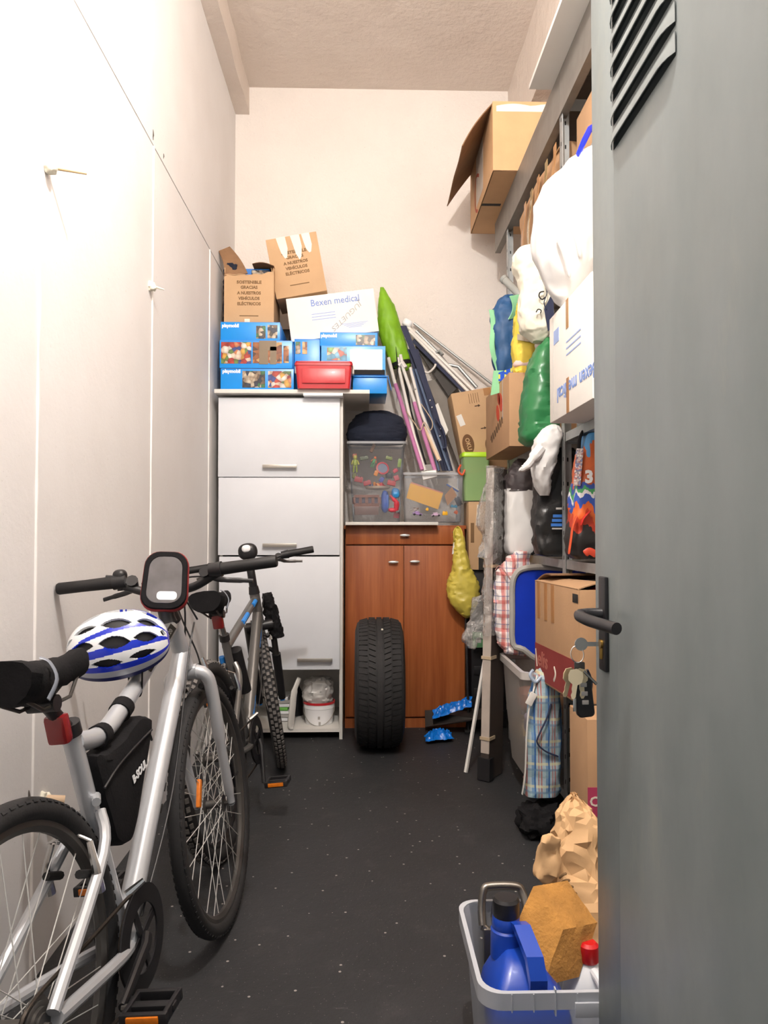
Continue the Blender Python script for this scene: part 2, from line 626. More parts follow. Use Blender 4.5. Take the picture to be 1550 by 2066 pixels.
# ------------------------------------------------------------------ the room
WL, WR, WB, WF, ZC = -0.85, 1.29, 4.85, 0.46, 4.09
struct('floor', MB().box(((WL + WR) / 2, 2.0, -.05), (WR - WL + .3, 6.2, .1)), M_FLOOR)
struct('ceiling', MB().box(((WL + WR) / 2, (WB + WF) / 2, ZC + .05), (WR - WL + .3, WB - WF + .3, .1)), M_CEIL)
struct('wall_back', MB().box(((WL + WR) / 2, WB + .05, ZC / 2), (WR - WL + .3, .1, ZC)), M_WALL_B)
struct('wall_right', MB().box((WR + .05, (WB + WF) / 2, ZC / 2), (.1, WB - WF, ZC)), M_WALL_B)
wl = struct('wall_left', MB().box((WL - .07, (WB + WF) / 2, ZC / 2), (.1, WB - WF, ZC)), M_CRACK)
# the cast panels of the left wall, with a level joint and raised mortar lines between the lower panels
SEAM_Z = 2.705
ys = [WF, PXW(70, 1200, WL).y, PXW(305, 800, WL).y, PXW(421, 800, WL).y, WB]
for a, b in zip(ys, ys[1:]):
    part('panel', MB().box((WL - .01, (a + b) / 2, SEAM_Z / 2), (.02, b - a, SEAM_Z)), M_WALL_L, wl, smooth=0)
part('panel', MB().box((WL - .01, (WF + WB) / 2, (SEAM_Z + .007 + ZC) / 2), (.02, WB - WF, ZC - SEAM_Z - .007)), M_WALL_L, wl, smooth=0)
for y in ys[1:-1]:
    pts = [(WL + .0005, y + .002 * noise.noise(V((y, z * 3, 0))), z) for z in [i * SEAM_Z / 40 for i in range(41)]]
    part('mortar_line', MB().tube(pts, [.0055 + .0025 * noise.noise(V((p[2] * 9, y, 1))) for p in pts], 6), M_JOINT, wl)
# chips in the joint
for px, py, s in ((309, 272, .022), (330, 315, .012), (58, 1610, .02)):
    c = PXW(px, py, WL)
    part('chip', MB().blob(c, (.002, s * .3, s), amp=.003, sc=60, nu=10, nv=8), M_CRACK, wl)
struct('wall_front', MB().box((-.66, WF - .05, 2.05), (.6, .1, 4.1)).box((.98, WF - .05, 2.05), (.86, .1, 4.1)).box((.1, WF - .05, 3.2), (.96, .1, 1.78)), M_WALL_B)
# concrete beams under the ceiling
bl = P(503, 231, WB)
def rough_beam(x0, x1, z0, z1):
    m = MB()
    n = 60
    rings = []
    for i in range(n + 1):
        y = WF + (WB - WF) * i / n
        w = lambda k: .006 * noise.noise(V((k * 7.1, y * 4.5, k)))
        rings.append([(x0, y, z1), (x1 + w(1), y, z1), (x1 + w(2), y, (z0 + z1) / 2 + w(5)), (x1 + w(3), y, z0 + w(4)), (x0, y, z0 + w(6))])
    return m.loft(rings)
struct('trim_1', rough_beam(WL - .02, bl.x, bl.z, ZC + .02), M_CEIL)
br = P(1025, 170, WB)
struct('trim_2', rough_beam(WR, br.x, 3.62, ZC + .02), M_CEIL)

# wall fixings on the left wall
hk = PXW(92, 335, WL)
t = thing('wall_anchor', 'cream wall anchor high on the left wall with a thin rod sticking out', 'wall anchor', hk, group='fixings in the concrete wall')
part('plug', MB().blob(hk + V((.012, 0, 0)), (.02, .014, .02), amp=.006, sc=60), M_CREAM, t)
part('rod', MB().tube([hk + V((.01, .01, 0)), hk + V((.09, .05, .004))], [.004, .0025], 8), mat('rusty_rod', '#b49a72', .5), t)
k2 = PXW(301, 577, WL)
t = thing('wall_anchor', 'small grey-white plug on the vertical mortar line of the left wall', 'wall anchor', k2, group='fixings in the concrete wall')
part('plug', MB().blob(k2 + V((.01, 0, 0)), (.02, .014, .018), amp=.008, sc=60), M_CREAM, t)
part('spike', MB().tube([k2 + V((.012, 0, 0)), k2 + V((.05, .03, -.004))], [.006, .003], 8), M_CREAM, t)
k3 = PXW(86, 1614, WL)
t = thing('wall_anchor', 'round wooden peg stuck low in the left wall above the rear wheel', 'wall anchor', k3, group='fixings in the concrete wall')
part('peg', MB().tube([k3 - V((.005, 0, 0)), k3 + V((.05, .02, -.008))], [.014, .012], 14), mat('raw_peg', '#cdb193', .8), t)
part('putty', MB().blob(k3 + V((.004, 0, 0)), (.01, .022, .022), amp=.008, sc=70), M_CREAM, t)

# the lamp above the doorway
lt = thing('wall_lamp', 'round white bulkhead lamp on the wall above the doorway', 'lamp', V((LAMP_POS.x, WF, LAMP_POS.z)))
part('base_plate', MB().lathe([(.001, 0), (.09, 0), (.09, .02), (.001, .02)], 32, Matrix.Translation(V((LAMP_POS.x, WF, LAMP_POS.z))) @ Matrix.Rotation(R(-90), 4, 'X')), M_LACQ2, lt)
part('arm', MB().tube([(LAMP_POS.x, WF + .01, LAMP_POS.z + .03), (LAMP_POS.x, LAMP_POS.y - .04, LAMP_POS.z + .12), (LAMP_POS.x, LAMP_POS.y, LAMP_POS.z + .11)], .012, 10), M_LACQ2, lt)
part('socket', MB().tube([LAMP_POS + V((0, 0, .115)), LAMP_POS + V((0, 0, .06))], [.02, .024], 14), M_LACQ2, lt)
ld = bpy.data.lights.new('lamp_bulb', 'POINT')
ld.energy = LAMP_POWER
ld.color = LAMP_COLOR
ld.shadow_soft_size = .05
lo = bpy.data.objects.new('lamp_bulb', ld)
COL.objects.link(lo)
lo.parent = lt
lo.location = LAMP_POS - V((LAMP_POS.x, WF, LAMP_POS.z))

# ------------------------------------------------------------------ the metal door, opened into the room on the right
def door_material():
    t = NT('grey_door_paint')
    vec = t.coord((1, 1, .5))
    f = t.noise(vec, 3, 6, .6)
    base = t.ramp(f, [(.3, '#747c7c'), (.55, '#808787'), (.75, '#8d9392')])
    sm = t.ramp(t.noise(t.coord((1, 1, .35)), 6, 6, .7), [(.6, '#000000'), (.8, '#ffffff')])
    base = t.mix(t.math('MULTIPLY', sm, .3), base, '#a9a592')
    t.set(Base_Color=base, Roughness=t.ramp(t.noise(vec, 8, 4), [(.3, '#9a9a9a'), (.7, '#c0c0c0')]), Metallic=.0)
    t.bump(t.noise(vec, 5, 3), .1, .004)
    return t.m
M_DOOR = door_material()
DX = .445
dy1 = PXW(1200, 1075, DX).y
DY0, DH = .60, 2.34
dr = thing('door_1', None, None, V((DX, DY0, .02)))
dr['kind'] = 'structure'
# leaf built around the louvre openings
SL = []
for i in range(9):
    c = PXW(1238, 297 - i * 50, DX)
    c2 = PXW(1364, 104 - i * 50, DX)
    SL.append((c.z, c2.y, c.y))
sl0, sl1 = SL[0][1], SL[0][2]
zs = [.02] + [s[0] for s in SL] + [DH]
leaf = MB()
leaf.box((DX + .02, (DY0 + sl0) / 2, (DH + .02) / 2), (.04, sl0 - DY0, DH - .02))
leaf.box((DX + .02, (dy1 + sl1) / 2, (DH + .02) / 2), (.04, dy1 - sl1, DH - .02), bev=.004)
prev = .02
for z, _, _ in SL + [(DH + .004, 0, 0)]:
    top = z - .007
    if top - prev > .002:
        leaf.box((DX + .02, (sl0 + sl1) / 2, (prev + top) / 2), (.04, sl1 - sl0, top - prev))
    prev = z + .007
part('leaf', leaf, M_DOOR, dr)
for z, _, _ in SL:
    if z > DH - .03:
        continue
    m = MB()
    def hood(u, v, z=z):
        e = min(u, 1 - u) * 8
        k = min(1, e) ** .6
        return (DX - .0012 - .010 * k * math.sin(math.pi * .5 * (1 - v)), sl0 - .003 + (sl1 - sl0 + .006) * u, z - .004 + .030 * v)
    m.sheet(hood, 20, 6, .0015)
    part('louvre', m, M_DOOR, dr)
part('louvre_backing', MB().box((DX + .036, (sl0 + sl1) / 2, (SL[0][0] + DH) / 2 - .03), (.004, sl1 - sl0 + .02, DH - SL[0][0])), M_TYRED, dr)
hp = PXW(1221, 1262, DX)
hw_ = PXW(1238, 1262, DX).y
hz1, hz0 = PXW(1221, 1163, DX).z, PXW(1221, 1352, DX).z
hy = (PXW(1210, 1262, DX).y + PXW(1236, 1262, DX).y) / 2
plate = MB().box((DX - .004, hy, (hz0 + hz1) / 2), (.008, .038, hz1 - hz0), bev=.0035)
part('handle_plate', plate, M_BLACKP, dr)
lz = PXW(1215, 1236, DX).z
lev = catmull([(DX - .004, hy, lz), (DX - .03, hy + .002, lz), (DX - .052, hy - .012, lz - .001), (DX - .052, hy - .05, lz - .004), (DX - .042, hy - .085, lz - .007), (DX - .026, hy - .135, lz - .010)], 5)
part('lever_handle', MB().tube(lev, .0105, 16), mat('black_lever', '#2a292c', .3, var=.04), dr)
kz = PXW(1220, 1298, DX).z
part('keyhole_cylinder', MB().tube([(DX - .004, hy, kz), (DX - .012, hy, kz)], .0085, 16).box((DX - .008, hy, kz - .014), (.008, .009, .028), bev=.003), mat('brass', '#b08b45', .35, .8), dr)
part('latch', MB().box((DX + .02, dy1 + .003, lz), (.014, .012, .03), bev=.002), M_CHROME, dr)

# the key bunch in the lock
kb = thing('key_bunch', 'bunch of brass keys with black car fob hanging from the door lock', 'keys', V((DX - .045, hy, kz - .09)))
kp = V((DX - .012, hy, kz))
part('inserted_key', MB().box(kp + V((-.012, 0, 0)), (.024, .002, .008)).lathe([(.001, -.0012), (.012, -.0012), (.012, .0012), (.001, .0012)], 20, Matrix.Translation(kp + V((-.034, 0, 0))) @ Matrix.Rotation(R(90), 4, 'X')), M_CHROME, kb)
rc = kp + V((-.042, -.002, -.018))
part('key_ring', MB().tube([rc + V((math.cos(a) * .012, math.sin(a) * .003, math.sin(a) * .015)) for a in [k * R(20) for k in range(18)]], .0011, 6, closed=True), M_CHROME, kb)
part('ring_link', MB().box(rc + V((.004, 0, -.022)), (.02, .006, .016), bev=.003), M_DARKM, kb)
M_BRASS = mat('pale_brass', '#e3d2ae', .3, .55, var=.05)
for i, (dx, dy, tilt) in enumerate(((-.004, -.010, 8), (.004, -.004, -4), (-.010, .004, 14))):
    m = MB()
    M = Matrix.Translation(rc + V((dx, dy, -.026))) @ Matrix.Rotation(R(tilt), 4, 'Y') @ Matrix.Rotation(R(18 * (i - 1)), 4, 'Z')
    bow = [(0, .001), (.011, -.003), (.0135, -.012), (.012, -.022), (.005, -.028), (.0045, -.05), (.002, -.054), (-.002, -.054), (-.0045, -.048), (-.003, -.042), (-.0045, -.036), (-.004, -.028), (-.012, -.022), (-.0135, -.012), (-.011, -.003)]
    m.prism([M @ V((x, -.001, z)) for x, z in bow], M.to_3x3() @ V((0, .002, 0)))
    part('key', m, M_BRASS, kb)
M = Matrix.Translation(rc + V((.012, .004, -.075))) @ Matrix.Rotation(R(-6), 4, 'Y')
m = MB()
rr = rrect(.032, .08, .008)
m.loft([[M @ V((x * s, y, z * s)) for x, z in rr] for s, y in ((.9, -.008), (1, -.005), (1, .005), (.9, .008))])
fob = part('car_key_fob', m, M_BLACKP, kb)
for dz in (.02, .004, -.012):
    part('fob_button', MB().box(M @ V((0, -.0085, dz)), (.012, .002, .008), bev=.001), M_INKGREY, kb)
part('metal_tag', MB().tube([rc + V((.010, -.004, -.03)), rc + V((.034, -.004, -.054))], .0028, 10), M_CHROME, kb)
part('pointed_blade', MB().box(rc + V((-.006, -.002, -.092)), (.006, .002, .024), bev=.0009), M_CHROME, kb)
part('dark_cord', MB().tube(catmull([rc + V((.018, .004, -.03)), rc + V((.026, .006, -.05)), rc + V((.024, .004, -.07))], 4), .004, 8), M_NAVYD, kb)

# ------------------------------------------------------------------ tall white cabinet
CY0 = 4.16
def rectP(x0, y0, x1, y1, y):
    a, b = P(x0, y1, y), P(x1, y0, y)
    return a.x, b.x, a.z, b.z
cx0, cx1, _, cz1 = rectP(440, 803, 692, 1490, CY0)
CD = .56
wc = thing('tall_cabinet', 'tall white lacquered cabinet with three flap doors and an open niche at the bottom', 'cabinet', V(((cx0 + cx1) / 2, CY0 + CD / 2, 0)))
cw = cx1 - cx0
tk = .018
for x in (cx0 + tk / 2, cx1 - tk / 2):
    part('side_panel', MB().box((x, CY0 + CD / 2 + .01, cz1 / 2), (tk, CD - .02, cz1), bev=.0015), M_LACQ2, wc)
part('back_panel', MB().box(((cx0 + cx1) / 2, CY0 + CD - .006, cz1 / 2), (cw - 2 * tk, .01, cz1 - .01)), M_LACQ2, wc)
part('top_panel', MB().box(((cx0 + cx1) / 2, CY0 + CD / 2 + .005, cz1 - tk / 2), (cw - 2 * tk, CD - .03, tk)), M_LACQ2, wc)
nz = P(600, 1352, CY0).z
for z in (.05, nz + .012):
    part('shelf', MB().box(((cx0 + cx1) / 2, CY0 + CD / 2, z), (cw - 2 * tk, CD - .04, tk)), M_LACQ2, wc)
for y0, y1, x0 in ((803, 962, 440), (964, 1120, 440), (1123, 1352, 441)):
    a, b, z0, z1 = rectP(x0, y0, 686, y1, CY0 - .012)
    d = part('flap_door', MB().box(((a + b) / 2, CY0 - .004, (z0 + z1) / 2), (b - a, .019, z1 - z0), bev=.002), M_LACQ, wc)
    if y0 < 1000:
        hx0, hx1, hy0 = 530, 599, y1 - (21 if y0 < 900 else 20)
    else:
        hx0, hx1, hy0 = 600, 671, 1332
    p0, p1 = P(hx0, hy0, CY0 - .03), P(hx1, hy0, CY0 - .03)
    h = MB().box(((p0.x + p1.x) / 2, CY0 - .036, p0.z), (p1.x - p0.x, .008, .020), bev=.002)
    for x in (p0.x + .008, p1.x - .008):
        h.box((x, CY0 - .024, p0.z), (.010, .022, .014))
    part('bar_handle', h, M_STEEL, d)
part('cam_lock', MB().tube([(cx1 + .001, CY0 + .03, P(690, 1185, CY0).z), (cx1 - .004, CY0 + .03, P(690, 1185, CY0).z)], .004, 10), M_DARKM, wc)

# boards lying on the cabinet
a, b, z0, z1 = rectP(432, 789, 746, 797, CY0 - .06)
bz0 = cz1 + .014
TOPZ = bz0 + .022
solo('worktop_board', MB().box(((a + b) / 2, CY0 + .24, bz0 + .011), (b - a, .60, .022), bev=.002), M_LACQ2, 'long cream board lying across the top of the tall white cabinet', 'board')
a2, b2 = P(612, 800, CY0 - .07).x, P(692, 800, CY0 - .07).x
solo('offcut_board', MB().box(((a2 + b2) / 2, CY0 + .18, cz1 + .007), (b2 - a2, .50, .0138), bev=.001), M_WHITEP, 'short white offcut board pinched between the tall cabinet and the long board', 'board')

# things in the bottom niche
NZ = .06
def lp(px, py, y):
    return P(px, py, y)
by = CY0 + .16
bx = P(644, 1450, by).x
bb0, bb1 = NZ, P(644, 1412, by).z
br_ = (P(674, 1420, by).x - P(612, 1420, by).x) / 2
bk = thing('paint_bucket', 'white paint bucket with red rim standing in the cabinet niche', 'bucket', V((bx, by, bb0)))
part('tub', MB().lathe([(.001, bb0), (br_ * .88, bb0), (br_ * .97, bb1 - .04), (br_ * 1.0, bb1 - .038), (br_ * 1.0, bb1 - .012), (br_ * .95, bb1 - .012), (br_ * .84, bb0 + .006), (.001, bb0 + .006)], 36, Matrix.Translation((bx, by, 0))), M_WHITEP, bk)
part('rim', MB().torus([(br_ * 1.03, bb1 - .014), (br_ * 1.03, bb1 - .002), (br_ * .96, bb1 - .002), (br_ * .96, bb1 - .014)], 40, Matrix.Translation((bx, by, 0))), M_REDP, bk)
hd = [V((bx + br_ * 1.02 * math.cos(a), by - br_ * 1.02 * math.sin(a) * .9, bb1 - .03 - .10 * math.sin(a))) for a in [R(k * 15) for k in range(13)]]
part('carry_wire', MB().tube(hd, .002, 6), M_STEEL, bk)
for i, dz in enumerate((-.03, -.07, -.10)):
    part('printed_mark', MB().box((bx + .004 * i, by - br_ * .935, (bb0 + bb1) / 2 + dz + .05), (.012, .002, .016)), M_INKGREY, bk)
gz = bb1
solo('plastic_bag', MB().sack([(V((bx - .01, by, gz - .004)), br_ * .9, br_ * .8), (V((bx - .01, by, gz + .05)), br_ * 1.0, br_ * .9), (V((bx, by, gz + .11)), br_ * .9, br_ * .8), (V((bx, by, gz + .135)), br_ * .4, br_ * .4)], amp=.012, sc=14), clear_plastic('milky_film', '#d9d6d2', .25, .25), 'crumpled milky plastic bag lying on the white paint bucket', 'plastic bag')
s0 = [P(604, 1368, by - .10), P(594, 1395, by - .13), P(590, 1430, by - .14), P(587, 1462, by - .135), P(590, 1482, by - .13)]
s0 = [V((p.x, p.y, max(p.z, NZ + .012))) for p in s0]
solo('roller_tray', MB().tube(catmull(s0, 5), [.016] * 5 + [.022] * 16, 10, flat=.6), M_LACQ2, 'white curved plastic handle leaning beside the paint bucket', 'handle')
ppz = P(570, 1450, by + .1)
pl = thing('paper_pile', 'pile of printed leaflets in the niche behind the bicycle wheel', 'papers', V((P(572, 1450, by + .1).x, by + .1, NZ)))
for i in range(7):
    part('leaflet', MB().box((P(568, 1450, by + .1).x + .006 * (i % 3), by + .1, NZ + .012 + i * .02), (.10, .16, .017), Matrix.Rotation(R(4 * (i % 3) - 4), 3, 'Z'), bev=.001), (M_WHITEP, M_INKGREY, M_WHITEP, mat('green_leaflet', '#78c25a', .5))[i % 4], pl)
cn = P(610, 1450, by + .2)
solo('niche_bottle', MB().lathe([(.001, NZ), (.035, NZ), (.035, NZ + .13), (.014, NZ + .17), (.014, NZ + .2), (.001, NZ + .2)], 20, Matrix.Translation((cn.x - .03, by + .18, 0))), M_BLACKP, 'dark bottle standing behind the white handle in the niche', 'bottle')

# ------------------------------------------------------------------ brown wooden cabinet
BY0 = 4.42
bx0, bx1, _, bzt = rectP(696, 1060, 939, 1465, BY0)
BD = WB - BY0 - .03
bc = thing('shoe_cabinet', 'cherry-brown wooden cabinet with drawer and two doors behind the tyre', 'cabinet', V(((bx0 + bx1) / 2, BY0 + BD / 2, 0)))
part('carcass', MB().box(((bx0 + bx1) / 2, BY0 + BD / 2 + .01, bzt / 2), (bx1 - bx0, BD - .02, bzt), bev=.002), M_WOOD, bc)
part('top_panel', MB().box(((bx0 + bx1) / 2, BY0 + BD / 2 - .005, bzt - .011), (bx1 - bx0 + .012, BD, .022), bev=.002), M_WOOD, bc)
M_SIL = mat('matt_silver', '#dcdcda', .3, .4)
def oval(parent, px, py):
    c = P(px, py, BY0 - .03)
    m = MB()
    m.blob(V((c.x, BY0 - .034, c.z)), (.031, .007, .0085), e=2.0, nu=24, nv=10)
    for s in (-1, 1):
        m.tube([(c.x + s * .017, BY0 - .012, c.z), (c.x + s * .017, BY0 - .034, c.z)], .004, 8)
    part('oval_handle', m, M_SIL, parent)
for nm, x0, y0, x1, y1, hs in (('drawer_front', 698, 1064, 937, 1098, ((817, 1080),)), ('door', 698, 1101, 814, 1446, ((794, 1134),)), ('door', 816, 1101, 937, 1446, ((837, 1133),))):
    a, b, z0, z1 = rectP(x0, y0, x1, y1, BY0 - .012)
    d = part(nm, MB().box(((a + b) / 2, BY0 - .004, (z0 + z1) / 2), (b - a, .017, z1 - z0), bev=.0015), M_WOOD, bc)
    for h in hs:
        oval(d, *h)
part('plinth', MB().box(((bx0 + bx1) / 2, BY0 + .008, .028), (bx1 - bx0, .02, .056)), M_WOOD, bc)
a, b = P(697, 1050, BY0 - .08), P(884, 1050, BY0 - .08)
WBZ = bzt + .001
solo('shelf_board', MB().box(((a.x + b.x) / 2, BY0 + .06, WBZ + .009), (b.x - a.x, .30, .018), bev=.0015), M_LACQ2, 'narrow white board lying on the brown wooden cabinet under the toy tubs', 'board')

# ------------------------------------------------------------------ metal shelving along the right
SX0, SX1 = .81, 1.25
SYF, SYN, SYE = 4.16, 3.0, 1.86
sh = thing('metal_shelving', 'tall grey steel shelving unit along the right wall crammed with boxes and bags', 'shelving', V(((SX0 + SX1) / 2, 3.0, 0)))
for y in (SYF, SYN, SYE):
    for x, s in ((SX0, 1), (SX1, -1)):
        m = MB().box((x + s * .0015, y, 1.53), (.003, .045, 3.06)).box((x + s * .02, y + .021, 1.53), (.04, .003, 3.06))
        p = part('post', m, M_GALV, sh, smooth=0)
        if x == SX0:
            hm = MB()
            for i in range(30):
                hm.box((x - .0004, y - .004, .05 + i * .10), (.001, .006, .016))
                hm.box((x + .024, y + .0192, .05 + i * .10), (.006, .001, .016))
            part('slot_row', hm, M_TYRED, p, smooth=0, kind='stuff')
LEV = [(.10, .03), (.57, .035), (1.04, .035), (1.555, .035), (2.42, .035)]
for a, b in ((SYF, SYN), (SYN, SYE)):
    for z, h in LEV:
        if z == .57 and a == SYF:
            continue
        if z == 2.42 and a == SYN:
            z = 2.545
        m = MB().box(((SX0 + SX1) / 2 + .004, (a + b) / 2, z - .004), (SX1 - SX0 - .012, a - b - .006, .008))
        d = part('shelf_deck', m, M_GALVD, sh, smooth=0)
        for x in (SX0 + .006, SX1 - .006):
            part('rail', MB().box((x, (a + b) / 2, z - h / 2), (.004, a - b - .05, h)).box((x + (.012 if x < 1 else -.012), (a + b) / 2, z - h + .001), (.022, a - b - .05, .002)), M_GALV, d, smooth=0)
        for y in (a - .026, b + .026):
            part('cross_rail', MB().box(((SX0 + SX1) / 2, y, z - h / 2 - .005), (SX1 - SX0 - .03, .003, h)), M_GALV, d, smooth=0)
TZ0, TZ1 = 2.87, 3.05
for a, b in ((SYF + .35, SYN), (SYN, SYE)):
    d = part('shelf_deck', MB().box(((SX0 + SX1) / 2 + .004, (a + b) / 2, TZ1 - .006), (SX1 - SX0 - .012, a - b - .004, .012)), M_GALVD, sh, smooth=0)
    part('rail', MB().box((SX0 - .004, (a + b) / 2, (TZ0 + TZ1) / 2), (.004, a - b - .002, TZ1 - TZ0)).box((SX0 + .012, (a + b) / 2, TZ0 + .001), (.032, a - b - .002, .003)), M_GALVD, d, smooth=0)
    for y in (b + .026,):
        part('cross_rail', MB().box(((SX0 + SX1) / 2, y, TZ0 + .06), (SX1 - SX0 - .03, .003, .05)), M_GALV, d, smooth=0)

# ------------------------------------------------------------------ boxes on top of the tall cabinet
def box_root(name, label, cat, x0, y0, x1, y1, Y, group=None, rot=0.0, base=None):
    """root at the base centre of a box whose front spans these places at distance Y; returns root and size"""
    a, b = P(x0, y1, Y), P(x1, y0, Y)
    w, h = b.x - a.x, b.z - a.z
    z = a.z if base is None else base
    if base is not None:
        h = b.z - base
    M = Matrix.Translation(V(((a.x + b.x) / 2, Y, z)))
    if rot:
        M = M @ Matrix.Rotation(R(rot), 4, 'Y')
    return thing(name, label, cat, M, group), w, h

PAL1 = ['#c9442f', '#f2d9c4', '#e7b04a', '#3a4fa0', '#f4efe6', '#b5322c', '#6f8f4a', '#d98a5a']
PAL2 = ['#a8642f', '#d9944a', '#f0c27a', '#5b3a28', '#c77a3c', '#e9d2b0', '#8a4a2a']
PAL3 = ['#4a4238', '#7e6a54', '#3c7a48', '#b8a48a', '#2e3346', '#d8cbb4']
PAL4 = ['#7fc4e8', '#f2e3b0', '#4fa0c8', '#f6f0e4', '#d86a50', '#8ac070']
M_PIC = [picture('printed_scene_%d' % i, p, s, i * 3.1) for i, (p, s) in enumerate(((PAL1, 38), (PAL2, 30), (PAL3, 45), (PAL4, 34)))]

def toy_box(label, x0, y0, x1, y1, Y, depth, m=None, logo=None, pics=(), tapes=(), base=None, rotz=0):
    t, w, h = box_root('toy_box', label, 'toy box', x0, y0, x1, y1, Y, 'blue toy boxes on the tall cabinet', base=base)
    part('body', MB().box((0, depth / 2, h / 2), (w, depth, h), bev=.0025), m or M_BLUEBOX, t, local=True)
    part('lid_seam', MB().box((0, -.0003, h * .985), (w * .98, .001, .0015)), M_INKBLUE2, t, local=True)
    k = w / (x1 - x0)
    zz = lambda py: h - (py - y0) * k
    xx = lambda px: (px - (x0 + x1) / 2) * k
    if logo:
        lx0, lx1, ly = logo
        text('playmobil', t, (xx((lx0 + lx1) / 2), -.0008, zz(ly)), (1, 0, 0), (0, 0, 1), .020, M_WHITEP, 'logo', width=(lx1 - lx0) * k, bold=.0012, local=True)
    for i, (a, b, c, d) in enumerate(pics):
        e = part('picture', MB().box((xx((a + c) / 2), -.0006, (zz(b) + zz(d)) / 2), ((c - a) * k, .0016, zz(b) - zz(d))), M_PIC[int(abs(a * 7 + b)) % 3 if m is None else 3], t, local=True)
    for a, b, c, d in tapes:
        part('tape', MB().box((xx((a + c) / 2), -.0014, (zz(b) + zz(d)) / 2), ((c - a) * k, .0012, zz(b) - zz(d))), mat('old_parcel_tape', '#7d6b52', .4), t, local=True)
    return t, w, h

YT = 4.15
t1, w1, h1 = toy_box('lowest blue toy box with two warm brown pictures, left of the red box', 445, 744, 593, 788, YT, .42, logo=(449, 485, 750), pics=((489, 749, 535, 783), (541, 749, 588, 783)), base=TOPZ)
zA = TOPZ + h1 + .0005
t2, w2, h2 = toy_box('long blue toy box with colourful pictures and brown tape across its front', 443, 687, 590, 742, YT - .005, .42, pics=((446, 691, 507, 735), (510, 691, 569, 734), (572, 698, 583, 733)), tapes=((523, 688, 541, 736), (541, 688, 558, 708), (545, 700, 558, 736)), base=zA)
zB = zA + h2 + .0005
t3, w3, h3 = toy_box('smaller plain blue toy box with two small pictures on its right end', 445, 650, 565, 688, YT, .40, logo=(448, 482, 658), pics=((517, 658, 536, 684), (540, 656, 560, 683)), base=zB)
zC = zB + h3 + .0005
t4, w4, h4 = toy_box('blue toy box with pale window panels between the taped box and the shiny box', 594, 684, 646, 789, YT + .10, .34, pics=((596, 690, 606, 715), (610, 690, 620, 715)), base=TOPZ)
t5, w5, h5 = toy_box('shiny light blue toy box with a painted white reflection above the open blue box', 648, 698, 778, 756, YT + .05, .36, m=M_BLUEBOX2, pics=((660, 702, 700, 728),), base=P(700, 756, YT + .05).z)
# the open blue box under it
zs5 = P(700, 756, YT + .05).z
gx0, gx1 = P(712, 790, YT + .06).x, P(781, 790, YT + .06).x
gh = zs5 - TOPZ - .001
gt = thing('toy_box', 'plain blue box with an open bent flap at the right end of the board', 'toy box', V(((gx0 + gx1) / 2, YT + .06, TOPZ)), 'blue toy boxes on the tall cabinet')
gw = gx1 - gx0
part('body', MB().box((0, .17, gh / 2), (gw, .34, gh), bev=.002), M_BLUEBOX, gt, local=True)
part('flap', MB().sheet(lambda u, v: (gw / 2 + .004 + .02 * v, -.02 + .06 * u * (1 - .3 * v), gh * (.98 - .8 * v)), 4, 4, .002), M_BLUEBOX, gt, local=True)
part('lid_edge', MB().box((0, -.006, gh * .93), (gw * 1.0, .012, .006), bev=.001), M_BLUEBOX, gt, local=True)
# upper right blue box resting on the shiny one
zE = zs5 + h5 + .0006
t6, w6, h6 = toy_box('flat blue toy box with a pool picture on top of the shiny box', 646, 671, 762, 698, YT + .06, .34, logo=(648, 680, 678), pics=((718, 676, 757, 697),), base=zE)
part('painted_glare', MB().box((.20 * w5, -.001, h5 * .52), (w5 * .5, .0012, h5 * .70)), mat('glare_white', '#e9f2fa', .15, var=.05), t5, local=True)  # white patch paints the glare onto the shiny box front
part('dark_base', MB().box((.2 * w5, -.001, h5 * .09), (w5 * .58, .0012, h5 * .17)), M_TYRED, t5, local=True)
# red plastic box
rx0, rx1 = P(594, 760, 4.055).x, P(712, 760, 4.055).x
rz1 = P(650, 728, 4.055).z
rw, rh = rx1 - rx0, rz1 - TOPZ
rt = thing('red_storage_box', 'red plastic storage box with rimmed lid in front of the toy boxes', 'box', V(((rx0 + rx1) / 2, 4.055, TOPZ)))
def tub_mesh(w, d, h, taper, r, wall, rim=.008, n=4):
    """open tapered tub, origin at base front centre"""
    m = MB()
    def ring(k, z, g=0):
        return [(x, y + d / 2, z) for x, y in rrect(w * k - 2 * g, d * k - 2 * g, max(.002, r - g), n)]
    m.loft([ring(taper, 0), ring(1, h), ring(1, h, -rim), ring(1, h - rim * 1.6, -rim), ring(1, h - rim * 1.6, -rim + wall), ring(1, h - rim * .4, -rim + wall)], caps=False)
    return m
m = MB()
o0 = rrect(rw * .9, .20, .015)
o1 = rrect(rw * .97, .216, .016)
o2 = rrect(rw * 1.0, .224, .016)
m.loft([[(x, y + .11, z) for x, y in o] for o, z in ((o0, 0), (o1, rh * .84), (o2, rh * .84), (o2, rh * .93), (o1, rh * .95))])
part('body', m, M_REDP, rt, local=True)
m = MB()
o3 = rrect(rw * .98, .22, .02)
m.loft([[(x * s, (y) * s + .11, z) for x, y in o3] for s, z in ((1, rh * .952), (1, rh * .99), (.94, rh), (.9, rh * .985))])
part('lid', m, M_REDP, rt, local=True)
for s in (-1, 1):
    part('clip', MB().box((s * rw * .5, .11, rh * .82), (.012, .05, .05), bev=.003), M_LACQ2, rt, local=True)
part('raised_panel', MB().box((0, -.0005 + .004, rh * .45), (rw * .74, .006, rh * .55), Matrix.Rotation(R(-2.5), 3, 'X'), bev=.002), M_REDP, rt, local=True)

